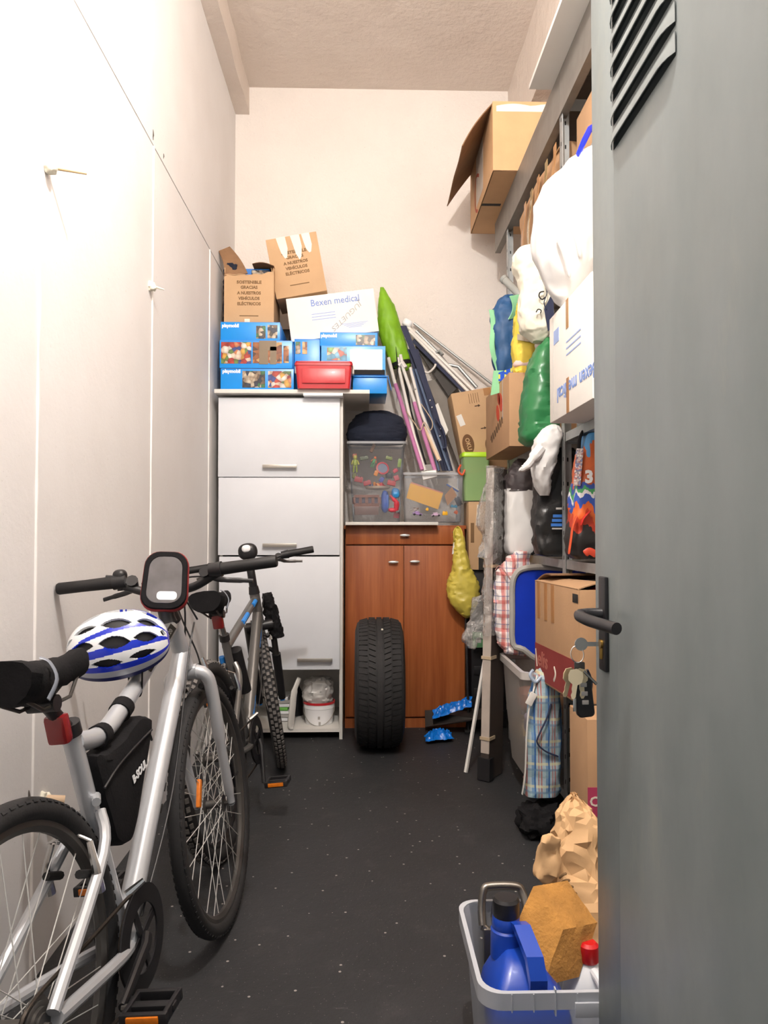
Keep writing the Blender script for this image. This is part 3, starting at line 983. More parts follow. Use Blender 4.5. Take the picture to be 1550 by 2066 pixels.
# open cardboard box with flaps, a blue game box inside
def logo_carton(t, w, h, k, cut=None):
    rows = [('SOSTENIBLE', .79, .50), ('GRACIAS', .70, .34), ('A NUESTROS', .60, .48), ('VEHÍCULOS', .505, .43), ('ELÉCTRICOS', .41, .47)]
    for s, z, ww in rows:
        text(s, t, (.0, -.0007, h * z), (1, 0, 0), (0, 0, 1), h * .052, M_INKB, width=w * ww, bold=.0009, local=True)
    part('printed_line', MB().box((0, -.0006, h * .20), (w * .38, .001, h * .016)), M_INKB, t, local=True)
Yi = 4.26
it, iw, ih = box_root('cardboard_box', 'open cardboard box with splayed flaps on the blue toy boxes against the left wall', 'cardboard box', 452, 540, 553, 652, Yi, base=zC)
idp, ct = .30, .004
m = MB()
m.box((0, ct / 2, ih * .44), (iw, ct, ih * .88)).box((0, idp - ct / 2, ih / 2), (iw, ct, ih)).box((-iw / 2 + ct / 2, idp / 2, ih / 2), (ct, idp - 2 * ct, ih)).box((iw / 2 - ct / 2, idp / 2, ih / 2), (ct, idp - 2 * ct, ih)).box((0, idp / 2, ct / 2), (iw, idp, ct))
part('body', m, M_CARTON, it, local=True, smooth=0)
fl = ih * .36
part('flap', MB().sheet(lambda u, v: (P(453, 556, Yi - .004).lerp(P(500, 551, Yi + .03), u)).lerp(P(441, 506, Yi + .06).lerp(P(463, 497, Yi + .16), u), v) + V((.012 * math.sin(v * 3), 0, 0)), 6, 8, .004), M_CARTON3, it)
part('flap', MB().sheet(lambda u, v: (-iw / 2 + .005 + iw * .26 * u + .0 * v, idp * .2 + .1 * v, ih + fl * .9 * v * (1 - .75 * u)), 4, 6, .003), M_CARTON3, it, local=True)
part('flap', MB().sheet(lambda u, v: (iw / 2 - .26 * iw * v * 1.7, idp * u, ih + .012 + .02 * math.sin(v * 2.6) * (1 - .4 * u)), 6, 6, .003), M_CARTON3, it, local=True)
part('torn_edge', MB().sheet(lambda u, v: (-iw * .5 + iw * u, .001 - .006 * math.sin(u * 7) * v, ih * (.875 + .10 * v * max(0, u - .45) + .012 * v * math.sin(u * 23))), 24, 3, .003), M_CARTON, it, local=True)
logo_carton(it, iw, ih * .95, 1)
part('tape', MB().box((-.01, -.0006, ih * .07), (.03, .001, ih * .14)), M_TAPEC, it, local=True)
ix = P(505, 545, Yi + .12)
gb = thing('game_box', 'flat blue game box sticking out of the open cardboard box', 'box', V((P(508, 545, Yi + .12).x, Yi + .10, zC + ih - .10)))
part('body', MB().box((0, 0, .06), (iw * .78, .05, .118), bev=.002), mat('game_box_blue', '#2f7bd0', .35), gb, local=True)
part('picture', MB().box((iw * .2, -.0265, .085), (iw * .36, .002, .05)), M_PIC[2], gb, local=True)
bgz = zC + ct
solo('black_pouch', MB().sack([(V((P(472, 560, Yi + .1).x, Yi + .07, bgz + .002)), .05, .04), (V((P(472, 560, Yi + .1).x, Yi + .07, bgz + .12)), .055, .045), (V((P(470, 560, Yi + .1).x, Yi + .07, zC + ih + .012)), .045, .04), (V((P(470, 560, Yi + .1).x, Yi + .07, zC + ih + .03)), .02, .02)], amp=.012, sc=20), M_NAVY, 'dark navy pouch stuffed in the open cardboard box', 'pouch')

# white medical supplies box, tilted, and the tilted carton on it
def tilted(name, label, cat, bl, br, tl, Y, group=None):
    a, b, c = P(*bl, Y), P(*br, Y), P(*tl, Y)
    w = (b - a).length
    ang = math.atan2(b.z - a.z, b.x - a.x)
    h = (c - a).length
    M = Matrix.Translation(a) @ Matrix.Rotation(-ang, 4, 'Y') @ Matrix.Translation((w / 2, 0, 0))
    return thing(name, label, cat, M, group), w, h
Yk = 4.30
kt, kw, kh = tilted('cardboard_box', 'white cardboard box with blue lettering tilted on the blue toy boxes', 'cardboard box', (588, 690), (765, 668), (571, 604), Yk)
part('body', MB().box((0, .19, kh / 2), (kw, .38, kh), bev=.003), M_CARTONW, kt, local=True)
text('Bexen medical', kt, (.05 * kw, -.0007, kh * .82), (1, 0, 0), (0, 0, 1), .040, M_INKBLUE2, width=kw * .55, bold=.0005, local=True)
for i in range(3):
    part('printed_line', MB().box((-.10 * kw, -.0005, kh * (.57 - .065 * i)), (kw * .27, .001, .004)), M_INKBLUE, kt, local=True)
for i in range(4):
    part('printed_line', MB().box((.24 * kw, -.0005, kh * (.26 - .03 * i)), (kw * (.30 - .05 * i), .001, .0025)), M_INKBLUE, kt, local=True)
text('JUGUETES', kt, (.16 * kw, -.0007, kh * .44), (-.80, 0, -.60), (.60, 0, -.80), .030, M_INKGREY, 'handwriting', width=kw * .46, local=True, shear=.2)
Yj = 4.31
jt, jw, jh = tilted('cardboard_box', 'tilted cardboard box with torn clear tape strips, topmost on the tall cabinet', 'cardboard box', (558, 604), (660, 586), (537, 484), Yj)
part('body', MB().box((0, .15, jh / 2), (jw, .30, jh), bev=.003), M_CARTON, jt, local=True)
logo_carton(jt, jw, jh * .92, 1)
def torn(x0, x1, z0, seed):
    rnd = random.Random(seed)
    w = x1 - x0
    pts = [(x0, -.0016, jh), (x1, -.0016, jh), (x1 + .004, -.0016, jh * .8), (x0 + w * .85, -.0016, z0 + .02 * rnd.random()), (x0 + w * .6, -.0016, z0), (x0 + w * .3, -.0016, z0 + .03 * rnd.random() + .01), (x0 + w * .15, -.0016, jh * .85)]
    part('torn_tape', MB().prism(pts, (0, .0009, 0)), M_TAPEC, jt, local=True)
torn(-jw * .30, -jw * .12, jh * .64, 1)
torn(-jw * .02, jw * .16, jh * .58, 2)
torn(jw * .20, jw * .36, jh * .67, 3)
part('side_tape', MB().box((jw / 2 + .0008, .06, jh * .5), (.0012, .05, jh * .7)), M_TAPEC, jt, local=True)
# black case standing behind
cc = P(566, 650, 4.45)
bcs = thing('black_case', 'black ribbed case standing upright behind the white tilted box', 'case', V((cc.x + .02, 4.66, TOPZ)))
part('shell', MB().box((0, 0, .24), (.17, .10, .48), bev=.02), M_BLACKP, bcs, local=True)
for i in range(4):
    part('rib', MB().box((-.066 + .044 * i, -.052, .24), (.012, .008, .40), bev=.003), M_BLACKP, bcs, local=True)

# ------------------------------------------------------------------ tubs and bag on the brown cabinet
M_TUB = clear_plastic('clear_tub_plastic', '#d3d6dc', .90, .15)
M_TUBRIM = clear_plastic('clear_tub_rim', '#cfd1d6', .45, .2)
def clear_tub(name, label, x0, x1, y0, y1, Y, base, depth, taper, lidded=False, tub_mat=None, rim_mat=None, group=None):
    a, b = P(x0, y0, Y), P(x1, y0, Y)
    w, h = b.x - a.x, a.z - base
    t = thing(name, label, 'storage tub', V(((a.x + b.x) / 2, Y, base)), group)
    m = MB()
    ring = lambda k, z, g=0: [(x, y + depth / 2, z) for x, y in rrect(w * k - 2 * g, depth * k - 2 * g, .025, 4)]
    m.loft([ring(taper, 0), ring(taper * .3 + .7, h * .7), ring(1, h - .012)], caps=False)
    body = part('tub_wall', m, tub_mat or M_TUB, t, local=True)
    part('tub_floor', MB().loft([ring(taper * .995, .0), ring(taper * .995, .003)]), tub_mat or M_TUB, t, local=True)
    m = MB()
    m.loft([ring(1, h - .014), ring(1, h - .014, -.007), ring(1, h, -.007), ring(1, h, .003), ring(1, h - .014, .003)], caps=False)
    part('rim', m, rim_mat or M_TUBRIM, t, local=True)
    return t, w, h
TB = WBZ + .019
YTB = BY0 - .06
ta, tw, th = clear_tub('toy_tub', 'tall clear plastic tub of toys beside the white cabinet', 702, 818, 890, 1046, YTB, TB, .28, .82, group='clear toy tubs on the brown cabinet')
tb, tw2, th2 = clear_tub('toy_tub', 'low clear plastic tub with a yellow toy panel inside', 815, 936, 953, 1049, YTB + .03, TB, .27, .92, group='clear toy tubs on the brown cabinet')

# toys seen through the tubs
TOYC = {}
def toy_mat(c):
    return mat('toy_' + c[1:], c, .4, var=.06)
def toy_figure(px, py, Y, c1, c2, label, s=1.0, tilt=0):
    p = P(px, py, Y)
    t = thing('toy_figure', label, 'toy figure', Matrix.Translation(p) @ Matrix.Rotation(R(tilt), 4, 'Y'), 'toys inside the clear tubs')
    part('torso', MB().blob((0, 0, .03 * s), (.012 * s, .009 * s, .018 * s), e=3), toy_mat(c1), t, local=True)
    part('head', MB().blob((0, 0, .057 * s), (.010 * s, .010 * s, .011 * s)), toy_mat(c2), t, local=True)
    for k in (-1, 1):
        part('leg', MB().tube([(k * .006 * s, 0, .016 * s), (k * .009 * s, 0, -.02 * s)], [.005 * s, .004 * s], 8), toy_mat(c1), t, local=True)
        part('arm', MB().tube([(k * .011 * s, 0, .042 * s), (k * .02 * s, -.006 * s, .02 * s)], .0038 * s, 8), toy_mat(c2), t, local=True)
def toy_car(px, py, Y, c, label, s=1.0, tilt=0):
    p = P(px, py, Y)
    t = thing('toy_car', label, 'toy car', Matrix.Translation(p) @ Matrix.Rotation(R(tilt), 4, 'Y'), 'toys inside the clear tubs')
    part('body', MB().box((0, 0, .012 * s), (.07 * s, .032 * s, .014 * s), bev=.004 * s).box((-.004 * s, 0, .024 * s), (.036 * s, .028 * s, .014 * s), bev=.005 * s), toy_mat(c), t, local=True)
    for x in (-.022, .022):
        for y in (-.016, .016):
            part('wheel', MB().tube([(x * s, (y - .003) * s, .006 * s), (x * s, (y + .003) * s, .006 * s)], .008 * s, 12), M_BLACK, t, local=True)
def toy_brick(px, py, Y, c, label, w=.05, h=.03, d=.03, tilt=0, nst=3):
    p = P(px, py, Y)
    t = thing('toy_brick', label, 'toy brick', Matrix.Translation(p) @ Matrix.Rotation(R(tilt), 4, 'Y'), 'toys inside the clear tubs')
    part('block', MB().box((0, 0, 0), (w, d, h), bev=.0015), toy_mat(c), t, local=True)
    for i in range(nst):
        part('stud', MB().tube([(w * ((i + .5) / nst - .5), 0, h / 2), (w * ((i + .5) / nst - .5), 0, h / 2 + .005)], w * .3 / nst, 10), toy_mat(c), t, local=True)
y1 = YTB + .07
toy_figure(717, 945, y1 - .02, '#9fb23c', '#c8c04a', 'green and yellow toy figure in the tall clear tub', 1.15)
toy_figure(752, 938, y1, '#3f9a5a', '#e0702c', 'green and orange toy figure at the middle of the tall tub', .8, 20)
# red toy bowl with grey disc
p = P(772, 945, y1)
t = thing('toy_wheel_disc', 'red-rimmed grey toy disc leaning in the tall clear tub', 'toy', Matrix.Translation(p) @ Matrix.Rotation(R(35), 4, 'Y') @ Matrix.Rotation(R(70), 4, 'X'), 'toys inside the clear tubs')
part('rim', MB().torus([(.030, -.006), (.039, -.004), (.039, .004), (.030, .006)], 28), toy_mat('#c93a4a'), t, local=True)
part('disc', MB().lathe([(.001, -.003), (.031, -.003), (.031, .003), (.001, .003)], 28), toy_mat('#7a86a0'), t, local=True)
# dish of red bits
p = P(762, 985, y1 + .02)
t = thing('toy_dish', 'shallow pale dish holding red toy bits in the tall tub', 'toy dish', p, 'toys inside the clear tubs')
part('bowl', MB().lathe([(.001, -.012), (.07, -.004), (.078, .010), (.072, .010), (.06, .002), (.001, -.004)], 30), toy_mat('#d9c7b4'), t, local=True)
for i in range(12):
    a = i * 2.4
    rr_ = .012 + .0042 * i
    part('toy_bit', MB().box((rr_ * math.cos(a), rr_ * math.sin(a) * .8, .012 + .004 * (i % 4)), (.022, .014, .012), Euler((i, i * 2, i * 3)).to_matrix(), bev=.003), toy_mat(('#c9424a', '#b03a44', '#d98a3a', '#d05a5a', '#3a5fb0')[i % 5]), t, local=True)
toy_brick(759, 955, y1 - .03, '#e08a28', 'orange toy brick above the dish in the tall tub', .022, .03, .02, 20, 1)
toy_brick(798, 950, y1 - .01, '#c63c52', 'crimson toy brick at the side of the tall tub', .03, .02, .02, -30, 1)
# brown toy wall with arches
p = P(740, 1010, y1 - .02)
t = thing('toy_castle_wall', 'brown toy castle wall with arched windows at the bottom of the tall tub', 'toy wall', p, 'toys inside the clear tubs')
m = MB()
wn = 4
W_ = .15
m.box((0, 0, .026), (W_, .012, .016)).box((0, 0, -.028), (W_, .012, .024))
for i in range(wn + 1):
    m.box((-W_ / 2 + W_ * i / wn, 0, .0), (.018, .012, .04))
part('wall', m, toy_mat('#8a5a4c'), t, local=True)
for i in range(wn):
    part('arch', MB().box((-W_ / 2 + W_ * (i + .5) / wn, .008, .0), (.022, .003, .038)), toy_mat('#4c4458'), t, local=True)
part('footing', MB().box((0, .0, -.06), (W_ * .95, .02, .05), bev=.003), toy_mat('#7b5f58'), t, local=True)
# blue shell and red shoe shaped toys
p = P(777, 1012, y1 - .02)
t = thing('toy_boat', 'blue toy boat standing on end in the tall tub', 'toy boat', p, 'toys inside the clear tubs')
part('hull', MB().blob((0, 0, 0), (.024, .03, .066), e=2.4, amp=.004, sc=30), toy_mat('#3a62b8'), t, local=True)
part('deck', MB().box((.014, -.018, .0), (.016, .02, .08), bev=.006), toy_mat('#4a78c8'), t, local=True)
p = P(798, 1000, y1 - .035)
t = thing('toy_dinosaur', 'sky blue and red soft toy in the corner of the tall tub', 'toy', p, 'toys inside the clear tubs')
part('body', MB().blob((0, 0, .014), (.026, .022, .032), amp=.005, sc=30), toy_mat('#2f8fd0'), t, local=True)
part('belly', MB().tube(catmull([(-.03, -.005, -.0), (-.012, -.012, -.022), (.006, -.01, -.042), (.004, 0, -.085)], 4), [.008] * 4 + [.012] * 4 + [.016] * 5, 10), toy_mat('#cf3f4c'), t, local=True)
part('foot', MB().blob((-.02, 0, -.085), (.026, .02, .014), amp=.004, sc=30), toy_mat('#d04050'), t, local=True)
for i, (px, py, c, w_, h_, tl_) in enumerate(((724, 968, '#a8353c', .05, .03, 10), (741, 975, '#b2404a', .045, .025, -15), (790, 975, '#c4464c', .05, .028, 12), (806, 935, '#8fae4a', .02, .05, 8), (735, 925, '#4c5a3c', .05, .02, -10), (785, 925, '#7a8a3c', .04, .018, 15), (752, 905, '#9a6a48', .018, .05, 25), (716, 920, '#c86a3a', .025, .02, 0), (800, 965, '#c85a66', .03, .03, -20), (770, 968, '#4458b4', .025, .03, 30), (785, 960, '#3a3c44', .04, .03, 0), (745, 1035, '#5a4a50', .09, .02, 0), (800, 1040, '#c83c50', .035, .03, 10), (715, 960, '#8a8f4a', .02, .03, 20))):
    toy_brick(px, py, y1 + .03 + .006 * (i % 4), c, ('wine red', 'brick red', 'scarlet', 'lime', 'moss green', 'olive', 'brown stick-like', 'rust orange', 'rose', 'royal blue', 'charcoal', 'plum grey', 'raspberry', 'khaki')[i] + ' toy piece in the heap inside the tall clear tub', w_, h_, .05, tl_, 2)
# low tub
y2 = YTB + .09
p0, p1, p2, p3 = P(828, 975, y2), P(894, 996, y2 - .01), P(884, 1028, y2 - .01), P(820, 1005, y2)
t = thing('toy_door', 'yellow toy plate lying askew in the low clear tub', 'toy', p3, 'toys inside the clear tubs')
part('plate', MB().quad_slab(p3, p2, p1, p0, .008), toy_mat('#efb748'), t)
part('red_edge', MB().quad_slab(p0 + V((.004, -.002, .0)), p1 + V((0, -.002, 0)), p1 + V((0, -.002, .008)), p0 + V((.004, -.002, .008)), .004), toy_mat('#d08a7a'), t)
p0, p1, p2, p3 = P(897, 1000, y2), P(912, 982, y2), P(922, 1000, y2), P(903, 1020, y2)
solo('toy_plate', MB().quad_slab(p3, p2, p1, p0, .006), toy_mat('#b98a63'), 'tan toy plate beside the yellow panel in the low tub', 'toy', 'toys inside the clear tubs')
p = P(912, 985, y2 + .05)
t = thing('toy_roof', 'blue edged white toy roof in the corner of the low tub', 'toy roof', Matrix.Translation(p) @ Matrix.Rotation(R(32), 4, 'Y'), 'toys inside the clear tubs')
part('slab', MB().box((0, 0, .008), (.08, .05, .012), bev=.003), toy_mat('#d6d2c6'), t, local=True)
part('edge', MB().box((0, -.028, 0), (.084, .008, .010), bev=.002), toy_mat('#3a5fa8'), t, local=True)
toy_car(842, 1040, y2 - .05, '#9a7ab0', 'lilac toy car at the bottom of the low tub', .8, 8)
toy_car(880, 1042, y2 - .06, '#c8a8c4', 'pale pink toy car at the bottom of the low tub', .75, -5)
toy_brick(898, 1036, y2 - .05, '#f0b41e', 'yellow toy brick at the bottom of the low tub', .03, .02, .02, 0, 2)
toy_brick(862, 1028, y2 - .055, '#e8b030', 'small amber toy brick under the yellow panel', .016, .014, .014, 15, 1)
toy_brick(920, 1034, y2 - .04, '#d8622a', 'orange toy brick in the right corner of the low tub', .022, .016, .016, 30, 1)
toy_brick(916, 1022, y2, '#2f8fb8', 'teal toy brick in the right corner of the low tub', .04, .012, .02, 5, 2)
toy_figure(832, 1030, y2 - .04, '#c8b8b0', '#8a6a58', 'beige toy figure lying in the low tub', .6, 70)
toy_brick(925, 1012, y2 + .02, '#3c4250', 'dark toy block leaning in the low tub', .03, .05, .03, -25, 2)
# dark navy bag on the tall tub
bgc = P(760, 860, YTB + .13)
zt = TB + th
solo('duffel_bag', MB().sack([(V((bgc.x, YTB + .13, zt + .001)), tw * .50, .12), (V((bgc.x, YTB + .13, zt + .04)), tw * .54, .135), (V((bgc.x + .004, YTB + .13, zt + .10)), tw * .52, .13), (V((bgc.x + .006, YTB + .13, zt + .16)), tw * .42, .11), (V((bgc.x, YTB + .13, zt + .19)), tw * .24, .07), (V((bgc.x, YTB + .13, zt + .2)), tw * .05, .02)], amp=.005, sc=9, vert=3, e=2.4), M_NAVY, 'dark navy soft bag sitting on the tall clear tub', 'bag')

# ------------------------------------------------------------------ beach things leaning at the back
def sl(px, py, y):
    return P(px, py, y)
g = [(763, 580, 4), (772, 620, 17), (779, 665, 24), (791, 705, 25), (801, 735, 20), (806, 748, 9)]
prof = []
rings = []
for i, (x, y, r) in enumerate(g):
    c = P(x + 8, y, 4.70 - .012 * i)
    rings.append((c, r / 318.0, r / 318.0 * .8))
ub = thing('beach_umbrella', 'lime green bagged umbrella leaning against the back wall', 'umbrella', V((rings[-1][0].x, 4.62, rings[-1][0].z)))
part('cover', MB().sack(list(reversed(rings)), amp=.004, sc=16, e=2.1), M_LIME, ub)
part('pole', MB().tube([rings[-1][0] + V((0, 0, .03)), P(828, 830, 4.60), P(862, 952, 4.47)], .010, 10), M_BLACKP, ub)
part('strap', MB().tube([P(799, 700, 4.60), P(803, 740, 4.575), P(800, 765, 4.56)], [.003, .012, .006], 8, flat=.4), M_BLACKP, ub)
part('tie_band', MB().torus([(.062, -.012), (.066, -.012), (.066, .012), (.062, .012)], 20, Matrix.Translation(rings[4][0]) @ Matrix.Rotation(R(-14), 4, 'Y')), M_BLACKP, ub)

# pink and white folding beach chair
ch = thing('folding_chair', 'folded beach chair with pink and white tubes resting on the low tub', 'folding chair', P(866, 955, 4.44))
def bar(parent, pts, r, m, name='tube', seg=10):
    return part(name, MB().tube([P(*p) for p in pts], r, seg), m, parent)
bar(ch, [(798, 775, 4.56), (852, 948, 4.42)], .0125, M_PINK)
bar(ch, [(784, 722, 4.60), (798, 777, 4.56)], .011, M_TUBEW)
bar(ch, [(836, 812, 4.54), (878, 950, 4.43)], .0125, M_PINK)
bar(ch, [(808, 716, 4.585), (814, 745, 4.57), (838, 815, 4.54)], .0105, M_TUBEW)
bar(ch, [(804, 722, 4.60), (806, 748, 4.58), (836, 880, 4.48), (858, 950, 4.43)], .010, M_TUBEW)
bar(ch, [(828, 742, 4.60), (850, 830, 4.54), (888, 930, 4.46)], .010, M_TUBEW)
bar(ch, [(857, 862, 4.52), (886, 928, 4.46)], .013, mat('cream_grip', '#e3c8a8', .5), 'foam_grip')
bar(ch, [(805, 738, 4.58), (812, 732, 4.575), (818, 742, 4.57)], .016, M_TUBEW, 'hinge')
part('foot_bracket', MB().quad_slab(P(850, 952, 4.41), P(880, 948, 4.41), P(882, 961, 4.40), P(854, 968, 4.40), .02), M_TUBEW, ch)
part('foot_plate', MB().quad_slab(P(853, 938, 4.44), P(876, 936, 4.44), P(880, 950, 4.425), P(855, 954, 4.425), .012), M_DARKM, ch)
part('cord', MB().tube(catmull([P(820, 830, 4.50), P(834, 850, 4.47), P(848, 868, 4.46), P(856, 852, 4.47), P(868, 868, 4.46), P(872, 850, 4.48), P(850, 815, 4.52)], 6), .003, 6), mat('beige_cord', '#cdb79b', .8), ch)
# navy folding chair
nv = thing('folding_chair', 'folded navy fabric chair with wide straps leaning behind the pink chair', 'folding chair', P(900, 950, 4.52))
part('fabric', MB().sheet(lambda u, v: P(822 + 8 * u + 70 * v + 14 * u, 705 + 245 * v, 4.64 - .12 * v + .008 * math.sin(v * 9)), 4, 20, .008), M_NAVYD, nv)
part('strap', MB().sheet(lambda u, v: P(808 + 12 * u + (18 * math.sin(v * 2.2)) + 76 * v, 658 + 292 * v, 4.62 - .12 * v), 2, 24, .006), M_NAVYD, nv)
for o in (0, 22):
    bar(nv, [(832 + o * .3, 745, 4.60), (860 + o * .6, 850, 4.54), (886 + o, 950, 4.47)], .009, mat('slate_tube', '#5f6f8a', .35, .3), 'tube')
for px, py in ((838, 785), (868, 808), (872, 822), (890, 865), (888, 880)):
    part('rivet', MB().blob(P(px, py, 4.50), (.006, .006, .006), nu=10, nv=8), M_CHROME, nv)
part('clip', MB().tube(catmull([P(880, 845, 4.50), P(895, 870, 4.48), P(900, 900, 4.475), P(893, 905, 4.475)], 4), .007, 8), M_NAVYD, nv)
# white sun lounger folded against the wall
lg = thing('sun_lounger', 'folded white framed sun lounger with navy webbing slanting against the back wall', 'sun lounger', P(940, 800, 4.74))
bar(lg, [(823, 660, 4.79), (958, 790, 4.70)], .012, M_TUBEW)
bar(lg, [(835, 652, 4.81), (1000, 780, 4.78)], .008, M_GALV)
bar(lg, [(826, 668, 4.76), (945, 790, 4.68)], .011, M_TUBEW)
bar(lg, [(840, 668, 4.80), (880, 708, 4.78), (902, 735, 4.75), (925, 740, 4.74), (962, 782, 4.72)], .012, M_GALV)
part('webbing', MB().quad_slab(P(832, 690, 4.765), P(938, 797, 4.69), P(946, 790, 4.69), P(838, 680, 4.765), .006), M_NAVYD, lg)
part('mesh_panel', MB().quad_slab(P(838, 700, 4.80), P(905, 800, 4.72), P(925, 782, 4.74), P(846, 690, 4.81), .006), mat('charcoal_mesh', '#4b4947', .8, bump=.4, bscale=200), lg)
part('end_cap', MB().blob(P(822, 652, 4.79), (.032, .02, .026), e=3, rot=Matrix.Rotation(R(30), 3, 'Y')), M_WHITEP, lg)
part('joint_loop', MB().tube(catmull([P(852, 748, 4.72), P(864, 752, 4.71), P(876, 742, 4.71), P(879, 735, 4.72)], 5), .007, 8), M_TUBEW, lg)
bar(lg, [(880, 712, 4.75), (888, 708, 4.74), (893, 716, 4.73)], .012, M_GALV, 'clamp')
# grey backing board
solo('grey_board', MB().quad_slab(P(862, 770, 4.80), P(935, 965, 4.66), P(990, 960, 4.68), P(915, 760, 4.81), .01), mat('grey_hardboard', '#8d8780', .8), 'grey hardboard sheet leaning behind the folded chairs', 'board')
solo('styrofoam_sheet', MB().quad_slab(P(868, 828, 4.62), P(897, 885, 4.58), P(905, 870, 4.58), P(884, 815, 4.62), .02), M_LACQ2, 'off-white foam piece wedged behind the navy folding chair', 'foam piece')

# ------------------------------------------------------------------ corner between brown cabinet and shelves
# tall kraft box with brown stamped mark
ot, ow, oh = tilted('cardboard_box', 'tilted kraft box with dark brown oval stamps and arrows behind the low tub', 'cardboard box', (940, 958), (1040, 940), (898, 797), 4.52)
part('body', MB().box((0, .10, oh / 2), (ow, .20, oh), bev=.004), M_CARTON, ot, local=True)
for xo, zo in ((.42, .80), (.46, .52)):
    part('printed_arrow', MB().prism([(ow * (xo - .5), -.0012, oh * zo - .003), (ow * (xo - .5) + .022, -.0012, oh * zo - .003), (ow * (xo - .5) + .022, -.0012, oh * zo - .009), (ow * (xo - .5) + .036, -.0012, oh * zo), (ow * (xo - .5) + .022, -.0012, oh * zo + .009), (ow * (xo - .5) + .022, -.0012, oh * zo + .003), (ow * (xo - .5), -.0012, oh * zo + .003)], (0, .001, 0)), M_INKD, ot, local=True)
M_STAMP = mat('stamp_brown', '#6b4a2e', .8)
ov = [(math.cos(a) * .036, math.sin(a) * .062) for a in [R(k * 15) for k in range(24)]]
tiltm = Matrix.Rotation(R(12), 2)
def stamp(cx, cz, s, word):
    pts = [(cx + x * s, -.001, cz + z * s) for x, z in ov]
    part('stamp', MB().prism(pts, (0, .0008, 0)), M_STAMP, ot, local=True)
    text(word, ot, (cx, -.0016, cz), (.1, 0, -1), (1, 0, .1), .026 * s, M_CARTON, 'stamp_lettering', bold=.0008, local=True)
stamp(-ow * .34, oh * .36, 1.0, 'OKU')
stamp(ow * .08, oh * .30, .8, 'OKU')
for i in range(5):
    part('printed_line', MB().box((-ow * .16 + i * .014, -.0006, oh * .90), (.003, .001, oh * .12)), M_INKB, ot, local=True)
part('tape', MB().box((.22 * ow, -.0008, oh * .95), (.045, .001, .045)), M_TAPE, ot, local=True)
part('label', MB().box((-ow * .40, -.0008, oh * .66), (.034, .001, .07), Matrix.Rotation(R(-12), 3, 'Y')), M_LACQ2, ot, local=True)
# kraft box with red fruit mark, on the shelf and overhanging
lbx, lby0, lby1, lz0, lz1 = .68, 3.46, 4.12, 1.556, 1.905
lt2 = thing('cardboard_box', 'kraft box with orange-red leaf mark overhanging the shelf beside the green sack', 'cardboard box', V((lbx + .16, (lby0 + lby1) / 2, lz0)))
part('body', MB().box((lbx + .16, (lby0 + lby1) / 2, (lz0 + lz1) / 2), (.32, lby1 - lby0, lz1 - lz0), bev=.004), M_CARTON2, lt2)
for i, (py, pz, s) in enumerate(((.32, .70, 1.0), (.44, .58, .9), (.40, .78, .7))):
    y = lby0 + (lby1 - lby0) * py
    z = lz0 + (lz1 - lz0) * pz
    part('printed_leaf', MB().prism([(lbx - .0012, y + .045 * s * math.cos(a) + .02 * s * math.sin(a), z + .05 * s * math.sin(a)) for a in [R(k * 30) for k in range(12)]], (.001, 0, 0)), mat('print_vermilion', '#c8492c', .7), lt2)
part('script_mark', MB().tube(catmull([(lbx - .001, (lby0 + lby1) / 2 + .17 - .34 * k / 22, lz0 + .09 + .06 * k / 22 + .022 * math.sin(k * 1.9) * (1.4 if k in (2, 17) else 1)) for k in range(23)], 3), .0035, 5, flat=.4), M_INKD, lt2)
part('tape', MB().box((lbx + .0, lby0 + .16, lz0 + .25), (.0014, .012, .19)), M_INKGREY, lt2)
# lime lidded tub
lyy = 4.40
lm = thing('lime_food_tub', 'translucent green tub with lime lid beside the bubble wrap', 'tub', P(960, 1010, lyy))
a, b = P(934, 930, lyy), P(990, 930, lyy)
zb, zt_ = P(950, 1010, lyy).z, P(950, 922, lyy).z
lw = b.x - a.x
M_LIMECL = clear_plastic('translucent_green', '#a9cf8c', .42, .2)
m = MB()
lr = lambda k, z: [((a.x + b.x) / 2 + x * k, lyy + .07 + y * k, z) for x, y in rrect(lw, .14, .02)]
part('tub_body', MB().loft([lr(.86, zb), lr(.97, zt_)]), M_LIMECL, lm)
part('lid', MB().loft([lr(1.0, zt_), lr(1.05, zt_ + .004), lr(1.05, zt_ + .022), lr(.98, zt_ + .03)]), M_LIMEP, lm)
part('clip', MB().tube(catmull([P(930, 938, lyy - .02), P(925, 950, lyy - .03), P(933, 958, lyy - .03), P(938, 948, lyy - .02)], 4), .006, 8), toy_mat('#e2582a'), lm)
# kraft boxes under the lime tub
k1y = 4.36
m = MB()
ka, kb_ = P(946, 1150, k1y), P(1000, 1012, k1y)
kx = thing('cardboard_box', 'narrow upright kraft box with dark foot under the lime lidded tub', 'cardboard box', V(((ka.x + kb_.x) / 2, k1y + .1, ka.z)))
part('body', MB().box(((ka.x + kb_.x) / 2, k1y + .10, (ka.z + kb_.z) / 2), (kb_.x - ka.x, .20, kb_.z - ka.z - .002), bev=.003), M_CARTON, kx)
part('dark_print', MB().prism([P(966, 1150, k1y - .002), P(999, 1150, k1y - .002), P(999, 1085, k1y - .002), P(986, 1100, k1y - .002), P(966, 1118, k1y - .002)], (0, .001, 0)), M_INKK, kx)
part('printed_block', MB().prism([P(950, 1095, k1y - .002), P(957, 1095, k1y - .002), P(957, 1055, k1y - .002), P(950, 1055, k1y - .002)], (0, .001, 0)), M_INKB, kx)
part('tape', MB().prism([P(960, 1060, k1y - .002), P(968, 1060, k1y - .002), P(968, 1018, k1y - .002), P(963, 1018, k1y - .002)], (0, .001, 0)), M_TAPEC, kx)
da, db = P(950, 1400, 4.38), P(1010, 1154, 4.38)
